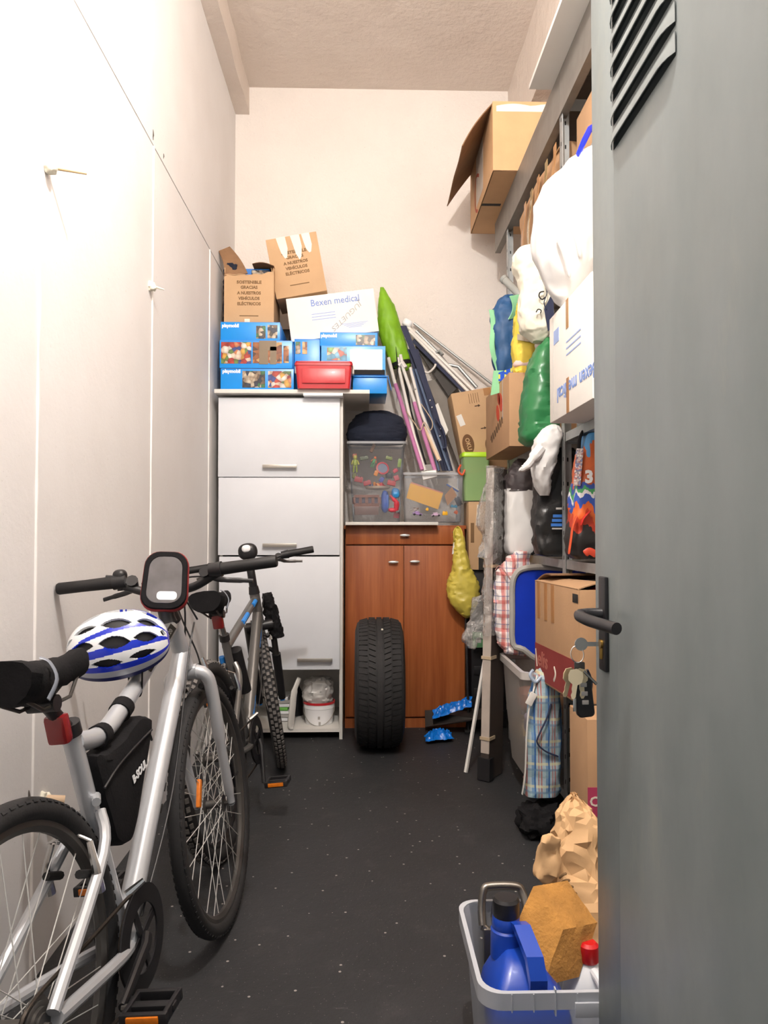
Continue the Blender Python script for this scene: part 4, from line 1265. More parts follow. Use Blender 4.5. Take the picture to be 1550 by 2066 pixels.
dk = thing('plastic_crate', 'dark plastic crate standing on the floor beside the brown cabinet', 'crate', V(((da.x + db.x) / 2, 4.5, 0)))
part('body', MB().box(((da.x + db.x) / 2 + .02, 4.5, ka.z / 2), (db.x - da.x + .03, .22, ka.z - .004), bev=.008), M_BLACKP, dk)
for i in range(6):
    part('slat', MB().box(((da.x + db.x) / 2 + .02, 4.386, .08 + i * .13), (db.x - da.x, .008, .05), bev=.003), M_BLACKP, dk)
# green small carton
ga = P(957, 1305, 4.30)
gcarton = thing('tea_carton', 'small green printed carton tucked behind the bubble wrap', 'carton', P(966, 1305, 4.30))
solo_y = 4.30
part('body', MB().box((P(966, 1292, 4.30).x, 4.33, P(966, 1292, 4.30).z), (.062, .05, .085), bev=.002), mat('leaf_green_carton', '#5f8f62', .6, var=.2, vscale=40), gcarton)
part('label', MB().box((P(966, 1292, 4.30).x, 4.3045, P(966, 1292, 4.30).z), (.03, .001, .03)), M_INKGREY, gcarton)
# yellow carrier bag hung on the cabinet corner
yy = 4.33
prof = [(966, 0)]
yb = thing('carrier_bag', 'yellow plastic carrier bag hanging from the corner of the brown cabinet', 'carrier bag', P(937, 1240, yy))
rows = [(942, 1247, 3), (941, 1238, 14), (937, 1220, 26), (935, 1195, 33), (934, 1170, 30), (931, 1145, 19), (928, 1115, 14), (926, 1090, 11), (924, 1073, 9), (922, 1066, 5)]
part('bag', MB().sack([(P(x, y, yy + .0), r / 346.0, min(r, 24) / 346.0 * .85 + .004) for x, y, r in rows], amp=.006, sc=13, e=2.2, vert=1.6), M_YELLOW, yb)
part('handle_loop', MB().tube(catmull([P(917, 1090, yy - .02), P(916, 1072, yy - .02), P(924, 1064, yy + .03), P(932, 1074, yy - .02), P(934, 1095, yy - .02)], 5), [.009] * 21, 8, flat=.5), M_YELLOW, yb)
part('white_tag', MB().quad_slab(P(912, 1118, yy - .01), P(918, 1118, yy - .01), P(919, 1092, yy - .01), P(915, 1095, yy - .01), .003), M_LACQ2, yb)
part('hook', MB().tube([P(914, 1074, BY0 - .02), P(922, 1071, BY0 - .05)], .004, 8), M_STEEL, bc)
# black pole, blue film and dark panel on the floor
pole = thing('mop_pole', 'black pole standing between the brown cabinet and the wrapped picture', 'pole', V((P(945, 1440, 4.30).x, 4.30, 0)))
part('shaft', MB().tube([P(946, 1470, 4.28), P(940, 1250, 4.36)], .008, 10), M_BLACKP, pole)
part('end_cap', MB().tube([P(946, 1473, 4.28), P(945, 1440, 4.285)], .010, 10), M_BLACK, pole)
part('mop_foot', MB().box((P(946, 1474, 4.28).x, 4.28, .012), (.05, .04, .02), bev=.004), M_BLACK, pole)
solo('dark_panel', MB().quad_slab(P(859, 1468, 4.30), P(972, 1452, 4.20), P(972, 1430, 4.30), P(858, 1434, 4.38), .006), mat('dark_glossy_board', '#2b2826', .3), 'thin dark board lying against the foot of the brown cabinet', 'board')
def crumple(c, rx, ry, rz, seed, m, name, label, cat, group=None):
    return solo(name, MB().blob(c, (rx, ry, rz), e=2.2, nu=36, nv=20, amp=min(rx, rz) * .55, sc=2.4 / max(rx, ry) * .6 + 14, seed=seed), m, label, cat, group)
def film(fn, seed, name, label):
    def g(u, v):
        p = V(fn(u, v))
        q = V((p.x * 30, p.y * 30, seed))
        h = (1 - abs(noise.noise(q)) * 2.4) * .018 + (1 - abs(noise.noise(q * 2.3)) * 2.4) * .009
        e_ = min(1, 5 * min(u, 1 - u, v, 1 - v) + .25)
        return V((p.x + .012 * noise.noise(q * 1.3), p.y + .012 * noise.noise(q * 1.1 + V((7, 0, 0))), max(.004, p.z + h * e_)))
    solo(name, MB().sheet(g, 34, 22, .0015), M_BAGBLUE, label, 'plastic film')
film(lambda u, v: P(872 + 78 * u + 6 * v, 1455 - 26 * u - 14 * v, 4.27) + V((0, .08 * v - .02, .012)), 3.0, 'blue_film', 'crumpled bright blue plastic film draped over the thin dark board')
film(lambda u, v: V((P(858 + 56 * u, 1480, 4.14).x, 4.05 + .13 * v + .05 * u, .018 + .03 * math.sin(math.pi * u) * math.sin(math.pi * v))), 8.0, 'blue_film', 'small crumpled blue plastic bag on the floor in front of the dark board')
# white stick
stk = [P(940, 1557, 3.58), P(986, 1285, 3.70), P(1002, 1190, 3.745)]
stk[0].z = .004
solo('wooden_stick', MB().tube(stk, .0095, 4), M_LACQ2, 'thin white wooden stick leaning on the wrapped picture', 'stick')
# wrapped picture
a = PZ(970, 1572, .004)
d_ = V((.20, .26, 0)).normalized()
nrm = V((d_.y, -d_.x, 0))
hh = 1.46
wp = thing('wrapped_picture', 'large framed panel wrapped in bubble wrap standing on its edge', 'wrapped panel', a)
lean = V((.052, .11, 0))
L_ = .14
th_ = .040
def wpq(s, z, o):
    return a + d_ * s + lean * (z / hh) + nrm * o + V((0, 0, z))
m = MB().loft([[wpq(0, z, 0), wpq(L_, z, 0), wpq(L_, z, th_), wpq(0, z, th_)] for z in (0, hh * .5, hh)])
part('frame_board', m, mat('frame_brown', '#3f3733', .5, var=.15, vscale=12), wp)
m = MB().loft([[wpq(-.002, z, -.001), wpq(.004, z, -.001), wpq(.004, z, th_ + .001), wpq(-.002, z, th_ + .001)] for z in (.12, hh * .5, hh)])
part('edge_strip', m, mat('grey_wood_edge', '#b3a79d', .5, var=.1, vscale=12), wp)
part('corner_guard', MB().loft([[wpq(-.012, z, -.012), wpq(.03, z, -.012), wpq(.03, z, th_ + .012), wpq(-.012, z, th_ + .012)] for z in (0, .1)]), M_BLACKP, wp)
M_BUB = shiny_film('bubble_wrap_film', '#e4e1dd')
def bubfn(u, v):
    z = .66 + (hh + .01 - .66) * v
    ang = 2 * math.pi * u
    k = .004 + (.075 if .45 < v < .96 else .022) * max(0, .35 + noise.noise(V((math.cos(ang) * 1.5, math.sin(ang) * 1.5, v * 6)))) * max(0, math.cos(ang)) + .008 * noise.noise(V((u * 9, v * 30, 3)))
    sx = (.5 - .5 * math.cos(ang)) * .16
    ox = math.sin(ang) * .5 * (th_ + 2 * k) + th_ / 2
    return wpq(sx - .02 - k * (1 - sx / .16), z, ox)
part('bubble_wrap', MB().sheet(bubfn, 40, 110), M_BUB, wp)
part('loose_bubble_flap', MB().blob(P(962, 1255, 3.66), (.055, .03, .13), amp=.04, sc=12, nu=30, nv=24, rot=Matrix.Rotation(R(16), 3, 'Y')), M_BUB, wp)
for z in (.18, .55, .98):
    part('tape', MB().loft([[wpq(-.006, q, -.006), wpq(.05, q, -.006), wpq(.05, q, th_ + .006), wpq(-.006, q, th_ + .006)] for q in (z, z + .014)]), mat('beige_tape', '#b9a58a', .4), wp)

# ------------------------------------------------------------------ car tyre
TY = 4.04
tc = P(765, 1380, TY)
tr_, tww = .345, .122
tl = R(2.0)
tM = Matrix.Translation((tc.x, TY, .0)) @ Matrix.Rotation(-tl, 4, 'X') @ Matrix.Translation((0, 0, tr_))
tyr = thing('car_tyre', 'black car tyre standing upright in front of the brown cabinet', 'tyre', Matrix.Translation((tc.x, TY, 0)))
ax = tM @ Matrix.Rotation(R(90), 4, 'Y')
prof = [(tr_ - .014, -tww * .80), (tr_ - .010, -tww * .3), (tr_ - .010, tww * .3), (tr_ - .014, tww * .80), (tr_ - .03, tww * .97), (tr_ - .07, tww * 1.06), (tr_ - .11, tww * .98), (tr_ - .13, tww * .8), (tr_ - .125, tww * .7), (tr_ - .05, tww * .85), (tr_ - .03, 0), (tr_ - .05, -tww * .85), (tr_ - .125, -tww * .7), (tr_ - .13, -tww * .8), (tr_ - .11, -tww * .98), (tr_ - .07, -tww * 1.06), (tr_ - .03, -tww * .97)]
part('carcass', MB().torus(prof, 96, ax), M_TYRE, tyr)
tm = MB()
NB = 68
for k in range(NB):
    for (h0, h1, sk, r_) in ((-.105, -.062, .5, -.003), (-.055, -.022, .9, 0), (.022, .055, -.9, 0), (.062, .105, -.5, -.003)):
        a0, a1 = 2 * math.pi * (k + .06) / NB, 2 * math.pi * (k + .90) / NB
        sa = sk * 2 * math.pi / NB * .5
        edge = abs(h0 + h1) / 2 > .07
        ro, ri = tr_ + r_, tr_ - .016
        def pt(a, h, r):
            dr = .012 if (edge and abs(h) > .1) else 0
            return ax @ V(((r - dr) * math.cos(a), (r - dr) * math.sin(a), h * tww / .12))
        lo_ = [pt(a0, h0, ri), pt(a1, h0, ri), pt(a1 + sa, h1, ri), pt(a0 + sa, h1, ri)]
        hi_ = [pt(a0, h0, ro), pt(a1, h0, ro), pt(a1 + sa, h1, ro), pt(a0 + sa, h1, ro)]
        tm.loft([lo_, hi_])
part('tread_blocks', tm, M_TYRE, tyr, smooth=0, kind='stuff')
part('centre_rib', MB().torus([(tr_ + .0005, -.013), (tr_ + .0005, .013), (tr_ - .014, .013), (tr_ - .014, -.013)], 96, ax), M_TYRE, tyr)
part('stone_chip', MB().blob(P(771, 1270, TY - .21), (.006, .004, .005), amp=.002, sc=90, nu=8, nv=6), M_CREAM, tyr)

# ------------------------------------------------------------------ top of the shelving
solo('white_board', MB().box((.955, 2.50, TZ1 + .011), (.50, 1.24, .020), bev=.002), M_LACQ2, 'large white board lying flat on top of the steel shelving near the door', 'board')
tx0, ty0, ty1, tz0, tz1 = .675, 3.84, 4.66, TZ1 + .001, 3.425
tbx = thing('cardboard_box', 'big cardboard box with one flap hanging open on top of the steel shelving', 'cardboard box', V((tx0 + .21, (ty0 + ty1) / 2, tz0)))
m = MB()
W_, D_, H_ = .42, ty1 - ty0, tz1 - tz0
cxm, cym = tx0 + W_ / 2, (ty0 + ty1) / 2
for c, s_ in (((cxm, ty0 + .003, (tz0 + tz1) / 2), (W_, .006, H_)), ((cxm, ty1 - .003, (tz0 + tz1) / 2), (W_, .006, H_)), ((tx0 + .003, cym, (tz0 + tz1) / 2), (.006, D_ - .012, H_)), ((tx0 + W_ - .003, cym, (tz0 + tz1) / 2), (.006, D_ - .012, H_)), ((cxm, cym, tz0 + .003), (W_, D_, .006)), ((cxm + .06, cym, tz1 - .004), (W_ - .13, D_ - .02, .006))):
    m.box(c, s_, bev=.0015)
part('body', m, mat('orange_kraft', '#c99f75', .8, var=.05, bump=.1, bscale=120), tbx)
part('flap', MB().sheet(lambda u, v: (tx0 - .155 * v - .01 * math.sin(3 * v), ty0 + .02 + (D_ - .04) * u + .06 * v * (.5 - u), tz1 - .215 * v + .008 * math.sin(u * 9 + v * 3)), 14, 8, .005), M_CARTON3, tbx)
part('tape', MB().sheet(lambda u, v: (tx0 + .02 + .3 * u, ty0 - .001, tz1 - .055 + .03 * v + .012 * abs(math.sin(u * 5)) * v), 10, 2, .001), M_TAPEC, tbx)
for dz, hh_ in ((.12, .10), (.28, .06)):
    part('printed_band', MB().box((tx0 - .0006, ty0 + .3 + dz * .8, (tz0 + tz1) / 2 + .02), (.001, hh_ * 1.5, H_ * .8)), mat('print_pale', '#c3b7ab', .7), tbx)
part('printed_swirl', MB().tube(catmull([(tx0 - .001, ty0 + .46, tz0 + .20), (tx0 - .001, ty0 + .56, tz0 + .24), (tx0 - .001, ty0 + .62, tz0 + .17), (tx0 - .001, ty0 + .60, tz0 + .06), (tx0 - .001, ty0 + .52, tz0 + .015)], 6), .010, 6, flat=.15), mat('print_rust', '#a8482c', .7), tbx)
part('bottom_tape', MB().box((tx0 + .06, ty0 + .40, tz0 - .0002), (.11, .03, .0012)), M_INKK, tbx)

# torn cartons standing on the upper shelf
UZ = 2.421
fc = thing('cardboard_box', 'crushed carton wrapped in shiny brown tape behind the white sack', 'cardboard box', V((.98, 3.55, UZ)))
m = MB()
rings = []
for k in range(13):
    z = UZ + .395 * k / 12
    w = .006
    base = [(.83, 3.90), (1.18, 3.94), (1.18, 3.14), (.86, 3.10), (.815, 3.45)]
    rings.append([V((x + .012 * noise.noise(V((x * 9, z * 11, i))), y + .012 * noise.noise(V((y * 9, z * 14, i + 4))), z)) for i, (x, y) in enumerate(base)])
part('body', m.loft(rings), M_CARTON2, fc)
for i in range(5):
    y = 3.18 + .14 * i
    part('tape', MB().sheet(lambda u, v, y=y: (.81 - .006 + .02 * max(0, (3.45 - y)) + .004 * math.sin(v * 9), y + .045 * u - .10 * v + .006 * math.sin(v * 12), UZ + .02 + .36 * v), 3, 12, .002), (M_TAPE, mat('shiny_old_tape', '#a98f63', .2, coat=.6))[i % 2], fc)
part('torn_flap', MB().sheet(lambda u, v: (.84 + .03 * v, 3.14 + .35 * u, UZ + .39 + .05 * v * math.sin(u * 3)), 6, 4, .004), M_CARTON, fc)
solo('cardboard_box', MB().box((1.03, 2.72, 2.546 + .14), (.34, .46, .28), bev=.004), M_CARTON2, 'plain brown box behind the steel post and the white sack', 'cardboard box')
# white sack with blue tie
wsz = 1.956
wsack = thing('laundry_sack', 'bulging bright white plastic sack with a blue tie beside the door', 'sack', V((.84, 2.62, wsz)))
sy = 2.60
rows = [(1150, 622, 10), (1140, 600, 26), (1140, 560, 50), (1142, 510, 68), (1152, 450, 80), (1168, 390, 78), (1190, 345, 62), (1206, 312, 36), (1216, 300, 14), (1219, 296, 6)]
part('sack', MB().sack([(P(x, y, sy), r / 577.0, min(r, 70) / 577.0 * 1.15) for x, y, r in rows], amp=.011, sc=6, e=2.2, vert=.5), M_WHITEC, wsack)
part('blue_tie', MB().tube([P(1166, 314, sy - .10), P(1178, 286, sy - .08), P(1190, 262, sy - .05), P(1205, 250, sy - .02)], [.010, .012, .012, .009], 8, flat=.35), mat('ultramarine_tape', '#1c2fe0', .4), wsack)
for i, (a_, b_) in enumerate((((1122, 470), (1150, 560)), ((1150, 450), (1172, 520)))):
    part('fold', MB().tube(catmull([P(a_[0], a_[1], sy - .135), P((a_[0] + b_[0]) / 2 + 4, (a_[1] + b_[1]) / 2, sy - .135), P(b_[0], b_[1], sy - .115)], 5), [.003] + [.008] * 9 + [.003], 8), M_WHITEC, wsack)

# cream tote
ty = 3.22
tote = thing('tote_bag', 'cream cotton tote bag with black curls and a dark navy flap', 'tote bag', P(1078, 672, ty))
rows = [(1090, 690, 14), (1085, 675, 26), (1083, 664, 34), (1080, 630, 35), (1082, 590, 34), (1078, 560, 36), (1070, 530, 38), (1072, 508, 30), (1085, 495, 14), (1088, 490, 5)]
part('body', MB().sack([(P(x, y, ty), r / 466.0, min(r, 30) / 466.0 * 1.2) for x, y, r in rows], amp=.008, sc=11, e=2.6), M_CREAM, tote)
part('bulge', MB().blob(P(1056, 535, ty + .04), (.05, .05, .06), amp=.014, sc=18), M_CREAM, tote)
part('navy_flap', MB().sheet(lambda u, v: P(1098 + 8 * v + 18 * u * (1 - .3 * v), 612 + 45 * v + 12 * (1 - u) - 25 * u * (1 - v), ty - .10), 6, 6, .004), M_NAVYD, tote)
part('printed_curl', MB().tube(catmull([P(1098, 588, ty - .098), P(1090, 590, ty - .098), P(1088, 598, ty - .098), P(1094, 604, ty - .098), P(1100, 600, ty - .098)], 4), .003, 6), M_INKK, tote)
part('printed_curl', MB().tube(catmull([P(1082, 630, ty - .097), P(1086, 624, ty - .097), P(1092, 626, ty - .097), P(1091, 632, ty - .097)], 4), .0025, 6), M_INKK, tote)
part('strap', MB().tube(catmull([P(1099, 572, ty - .09), P(1104, 590, ty - .10), P(1098, 610, ty - .10), P(1103, 625, ty - .105)], 5), .005, 8, flat=.4), M_NAVYD, tote)
# yellow bag, navy and mint bag
yb2y = 3.56
yb2 = thing('shopping_bag', 'yellow bag with a grey band squeezed under the cream tote', 'bag', P(1058, 735, yb2y))
part('body', MB().sack([(V((P(1058, 736, yb2y).x, yb2y, 1.909)), .036, .045), (V((P(1057, 728, yb2y).x, yb2y, 1.93)), .048, .06), (P(1056, 700, yb2y), .054, .065), (P(1057, 660, yb2y), .050, .06), (P(1058, 620, yb2y), .035, .04), (P(1058, 606, yb2y), .012, .02)], amp=.008, sc=14, e=3), mat('yellow_nonwoven', '#e8cf52', .7, bump=.3, bscale=40), yb2)
part('grey_band', MB().sheet(lambda u, v: P(1044 + 36 * u, 674 + 12 * v + 6 * u, yb2y - .069 - .006 * math.sin(math.pi * u)), 6, 3, .003), mat('taupe_band', '#a99d8c', .7), yb2)
part('pink_hem', MB().blob(P(1058, 735, yb2y - .03), (.05, .03, .02), amp=.006, sc=30), mat('pale_pink', '#dcc3bf', .8), yb2)
nvy = 3.80
nb = thing('shopping_bag', 'dark blue bag with mint green sides slumped on the leaf-marked kraft box', 'bag', P(1022, 775, nvy))
part('body', MB().sack([(V((P(1030, 760, nvy).x, nvy, 1.909)), .055, .05), (V((P(1028, 735, nvy).x, nvy, 1.96)), .075, .07), (P(1022, 690, nvy), .078, .075), (P(1018, 640, nvy), .070, .07), (P(1024, 608, nvy), .05, .05), (P(1030, 596, nvy), .02, .02)], amp=.009, sc=11, e=3.2), mat('denim_blue', '#24507f', .55, var=.12, vscale=16, bump=.4, bscale=30), nb)
part('mint_side', MB().sheet(lambda u, v: P(988 + 9 * u + 18 * v * v + 3 * math.sin(v * 9), 625 + 150 * v, nvy - .03 - .02 * u), 4, 16, .006), mat('mint_fabric', '#8fcf9f', .7, bump=.3, bscale=30), nb)
part('mint_side', MB().sheet(lambda u, v: P(1028 + 18 * u + 8 * math.sin(v * 3) - 4 * v, 598 + 46 * v - 3 * u, nvy - .085 + .03 * u), 4, 10, .006), mat('mint_fabric', '#8fcf9f', .7), nb)
part('mint_tail', MB().sheet(lambda u, v: P(996 + 20 * u - 6 * v, 748 + 50 * v - 6 * u * v, nvy - .09), 4, 8, .005), mat('mint_fabric', '#8fcf9f', .7), nb)
part('patterned_hem', MB().sheet(lambda u, v: P(1006 + 40 * u, 752 - 14 * u + 20 * v * (1 - .7 * u), nvy - .10), 8, 4, .005), plaid('blue_yellow_print', '#1a52c8', [(0, .03, 0, .3, '#d8d860', 1), (1, .035, .2, .35, '#1a52c8', 1)]), nb)
solo('grey_pipe', MB().tube([P(1016, 562, 3.86), P(1052, 598, 3.76)], .020, 16).tube([P(1016, 562, 3.86), P(1020, 566, 3.85)], .023, 16), mat('grey_pvc', '#9a9c98', .45), 'short grey plastic pipe poking out behind the cream tote', 'pipe')
# green sack
gsy = 3.20
solo('rubbish_sack', MB().sack([(P(1090, 900, gsy), .06, .05), (P(1088, 885, gsy), .082, .095), (P(1089, 845, gsy), .086, .11), (P(1092, 790, gsy), .080, .11), (P(1096, 740, gsy), .068, .09), (P(1105, 700, gsy), .045, .06), (P(1110, 682, gsy), .018, .03)], amp=.0055, sc=8, e=2.8, vert=3.2), M_GREENS, 'full dark green rubbish sack between the leaf-marked box and the white box', 'sack')
# white medical box on the shelf
mbx, mby0, mby1, mbz0, mbz1 = .69, 2.22, 2.735, 1.556, 1.945
mb_ = thing('cardboard_box', 'white cardboard box with upside-down blue lettering on the shelf next to the door', 'cardboard box', V((mbx + .17, (mby0 + mby1) / 2, mbz0)))
part('body', MB().box((mbx + .17, (mby0 + mby1) / 2, (mbz0 + mbz1) / 2), (.34, mby1 - mby0, mbz1 - mbz0), bev=.004), M_CARTONW, mb_)
text('Bexen', mb_, (mbx - .0008, mby0 + .045, mbz0 + .085), (0, 1, 0), (0, 0, -1), .052, M_INKBLUE2, width=.17, bold=.001)
text('medical', mb_, (mbx - .0008, mby0 + .285, mbz0 + .085), (0, 1, 0), (0, 0, -1), .052, M_INKBLUE2, width=.24, bold=.001)
for i in range(3):
    part('printed_line', MB().box((mbx - .0005, mby0 + .20, mbz0 + .20 + .022 * i), (.001, .17, .005)), M_INKBLUE, mb_)
part('recycle_mark', MB().box((mbx - .0005, mby1 - .10, mbz0 + .30), (.001, .07, .05)), M_INKBLUE, mb_)
for z, h_ in ((mbz1 - .05, .10), (mbz0 + .06, .12)):
    part('tape', MB().box((mbx - .0008, mby0 + .27, z), (.0014, .03, h_)), M_TAPE, mb_)
part('corner_seam', MB().box((mbx - .0005, mby1 - .055, (mbz0 + mbz1) / 2), (.001, .002, mbz1 - mbz0 - .02)), M_INKGREY, mb_)

# ------------------------------------------------------------------ middle shelf
MZ = 1.041
py_ = 3.62
pk = thing('cooler_pouch', 'white and charcoal padded pouch standing on the middle shelf', 'pouch', V((P(1047, 1118, py_).x, py_, MZ)))
zt2 = P(1047, 950, py_).z
wpx = (P(1078, 1000, py_).x - P(1018, 1000, py_).x) / 2
pcx = P(1048, 1000, py_).x
part('white_body', MB().sack([(V((pcx, py_, MZ + .002)), wpx * .7, .05), (V((pcx, py_, MZ + .03)), wpx * .98, .07), (V((pcx, py_, MZ + .2)), wpx, .075), (V((pcx, py_, zt2 - .09)), wpx * .98, .07)], amp=.005, sc=12, e=4), M_WHITEC, pk)
part('dark_top', MB().sack([(V((pcx, py_, zt2 - .10)), wpx * 1.0, .074), (V((pcx, py_, zt2 - .04)), wpx * .95, .065), (V((pcx + .01, py_, zt2 + .01)), wpx * .8, .05), (V((pcx + .01, py_, zt2 + .05)), wpx * .45, .02), (V((pcx + .01, py_, zt2 + .06)), wpx * .2, .01)], amp=.008, sc=14, e=3.5), mat('charcoal_nylon', '#453d3e', .6, bump=.3, bscale=60), pk)
part('side_piping', MB().tube(catmull([V((pcx + wpx * .95, py_ - .045, zt2 - .08)), V((pcx + wpx * .97, py_ - .05, MZ + .2)), V((pcx + wpx * .9, py_ - .05, MZ + .04)), V((pcx + wpx * .6, py_ - .05, MZ + .008))], 5), .010, 8), M_BLACKF, pk)
# black plastic bag
kby = 3.13
M_BLKFILM = mat('black_plastic_film', '#232323', .3, var=.15, vscale=14, bump=1.0, bscale=22)
blk = thing('plastic_bag', 'crinkled black plastic bag with white and blue print on the middle shelf', 'plastic bag', V((P(1120, 1125, kby).x, kby, MZ)))
rows = [(1122, 1128, 30), (1120, 1112, 40), (1116, 1060, 41), (1118, 1000, 42), (1121, 950, 41), (1122, 915, 38), (1122, 905, 36)]
part('bag', MB().sack([(V((P(x, y, kby).x, kby, max(P(x, y, kby).z, MZ + .012))), r / 479.0, .06) for x, y, r in rows], amp=.008, sc=9, e=4.6, seed=4), M_BLKFILM, blk)
for i in range(3):
    part('blue_print', MB().sheet(lambda u, v, i=i: P(1116 + 34 * u - 2 * i, 1038 + 9 * i + 6 * v, kby - .079), 4, 2, .001), mat('print_azure', '#3a74c4', .5), blk)
part('white_print', MB().sheet(lambda u, v: P(1122 + 26 * u, 1024 + 4 * v, kby - .079), 4, 2, .001), M_INKGREY, blk)
part('white_print', MB().sheet(lambda u, v: P(1114 + 36 * u, 1065 + 3 * v, kby - .079), 4, 2, .001), M_INKGREY, blk)
part('round_sticker', MB().lathe([(.001, 0), (.026, 0), (.026, .001), (.001, .001)], 20, Matrix.Translation(P(1146, 995, kby - .083)) @ Matrix.Rotation(R(90), 4, 'X') @ Matrix.Rotation(R(-20), 4, 'Y')), M_WHITEP, blk)
# white bundle with sleeve
wy = 3.05
wb_ = thing('white_bundle', 'white cloth bundle with a dangling sleeve above the black plastic bag', 'cloth bundle', P(1105, 910, wy))
part('bundle', MB().sack([(P(1098, 1000, wy + .03), .02, .03), (P(1094, 960, wy), .038, .05), (P(1098, 920, wy), .055, .06), (P(1106, 885, wy), .054, .06), (P(1114, 864, wy), .034, .04), (P(1118, 856, wy), .01, .01)], amp=.008, sc=12), M_WHITEC, wb_)
part('sleeve', MB().tube(catmull([P(1092, 905, wy - .04), P(1078, 922, wy - .05), P(1066, 938, wy - .05), P(1054, 946, wy - .05), P(1050, 944, wy - .05)], 4), [.024] * 5 + [.017] * 5 + [.014] * 5 + [.009] * 2, 10), M_WHITEC, wb_)
# colourful shopping bag
cby = 2.76
cb_ = thing('shopping_bag', 'colourful shopping bag with red and orange figures on black, beside the door', 'shopping bag', V((P(1185, 1128, cby).x, cby, MZ)))
def col_bag():
    t = NT('printed_bag_art')
    sep = t.n('ShaderNodeSeparateXYZ')
    vec = t.coord()
    t.l(vec, sep.inputs[0])
    z = t.math('ADD', sep.outputs[2], t.math('MULTIPLY', t.math('SUBTRACT', t.noise(t.coord((1, 1, .35)), 16, 3), .5), .22))
    c = t.ramp(t.math('DIVIDE', z, .45), [(0.0, '#1d1a1a'), (.28, '#c63a1e'), (.37, '#e0672a'), (.44, '#2f55b4'), (.53, '#e8e6ea'), (.57, '#4aa865'), (.61, '#3557b4'), (.66, '#d96a3a'), (.80, '#e2703a'), (.93, '#5aa6e4')], 'CONSTANT')
    t.set(Base_Color=c, Roughness=.45)
    return t.m
rows = [(1188, 1126, 34), (1186, 1110, 42), (1186, 1060, 40), (1188, 1000, 36), (1192, 940, 30), (1196, 885, 22), (1198, 878, 18)]
part('bag', MB().sack([(V((P(x, y, cby).x, cby, max(P(x, y, cby).z, MZ + .014))), r / 543.0, .07) for x, y, r in rows], amp=.006, sc=10, e=4, seed=8), col_bag(), cb_)
part('side_panel', MB().sheet(lambda u, v: P(1158 + 14 * u + 6 * (1 - v), 905 + 75 * v, cby - .055 - .02 * u), 4, 8, .003), picture('small_red_print', ['#f0ecea', '#d88a8a', '#f4f0ee', '#e6d0d0', '#8a94c4'], 130), cb_)
part('black_handle', MB().tube(catmull([P(1168, 910, cby - .03), P(1170, 885, cby - .02), P(1178, 868, cby), P(1192, 862, cby + .02), P(1200, 880, cby + .02)], 4), .018, 8, flat=.3), M_BLACKF, cb_)
text('3', cb_, P(1189, 963, cby - .086), (1, 0, 0), (0, 0, 1), .045, M_WHITEP, 'printed_number', bold=.003)
for i, (pts, c) in enumerate((([(1148, 1118), (1152, 1090), (1156, 1062), (1164, 1040)], '#d9542a'), ([(1180, 1118), (1190, 1112), (1205, 1120)], '#c8442c'), ([(1172, 1060), (1178, 1045), (1192, 1030)], '#c92a20'))):
    part('printed_figure', MB().tube(catmull([P(x, y, cby - .086) for x, y in pts], 5), [.008] + [.013] * (5 * (len(pts) - 1) - 1) + [.006], 8, flat=.25), toy_mat(c), cb_)

# ------------------------------------------------------------------ lower shelf
ry = 3.50
redp = plaid('red_check_fabric', '#ece4e2', [(0, .05, 0, .30, '#c8524a', .75), (1, .065, 0, .26, '#c8524a', .6), (0, .05, .5, .08, '#56608f', .7), (1, .065, .5, .07, '#56608f', .6), (0, .05, .7, .1, '#e39a8a', .6)])
rb = thing('checked_bag', 'red and white checked laundry bag bulging out beside the blue lid', 'checked bag', P(1030, 1300, ry))
rows = [(1050, 1318, 18), (1040, 1306, 30), (1032, 1280, 32), (1030, 1240, 33), (1030, 1190, 33), (1036, 1150, 30), (1046, 1122, 20), (1052, 1112, 8)]
part('body', MB().sack([(P(x, y, ry), r / 430.0, .06) for x, y, r in rows], amp=.009, sc=11, e=2.6), redp, rb)
part('drawstring', MB().tube(catmull([P(1000, 1150, ry - .05), P(1008, 1142, ry - .07), P(1020, 1155, ry - .085), P(1032, 1172, ry - .085)], 5), .003, 6), mat('pink_cord', '#b98a84', .7), rb)
part('hem_fold', MB().blob(P(1048, 1312, ry - .03), (.07, .05, .022), amp=.010, sc=24), redp, rb)
bly = 3.38
bl_ = thing('blue_bin_lid', 'blue plastic bin lid with grey rim standing on edge behind the red-striped box', 'bin lid', P(1080, 1330, bly))
out = [(1037, 1300), (1036, 1240), (1036, 1185), (1042, 1162), (1056, 1150), (1090, 1146), (1150, 1150), (1190, 1156), (1190, 1335), (1120, 1338), (1082, 1330), (1058, 1312)]
outw = [P(x, y, bly + .03 - .02 * i / 12) for i, (x, y) in enumerate(out)]
part('panel', MB().prism(outw, (0, .025, 0)), M_BINBLUE, bl_)
part('rim', MB().tube(catmull([p + V((-.004, .0, .004)) for p in outw], 3, closed=True), .014, 8, closed=True), mat('grey_rim_plastic', '#a8a59f', .5), bl_)
# red-striped carton, rotated a little
rc0, rc1 = V((.684, 2.965)), V((.722, 2.50))
dirv = (rc1 - rc0).normalized()
ang = math.atan2(dirv.y, dirv.x)
M = Matrix.Translation((rc1.x, rc1.y, .5715)) @ Matrix.Rotation(ang + math.pi, 4, 'Z')
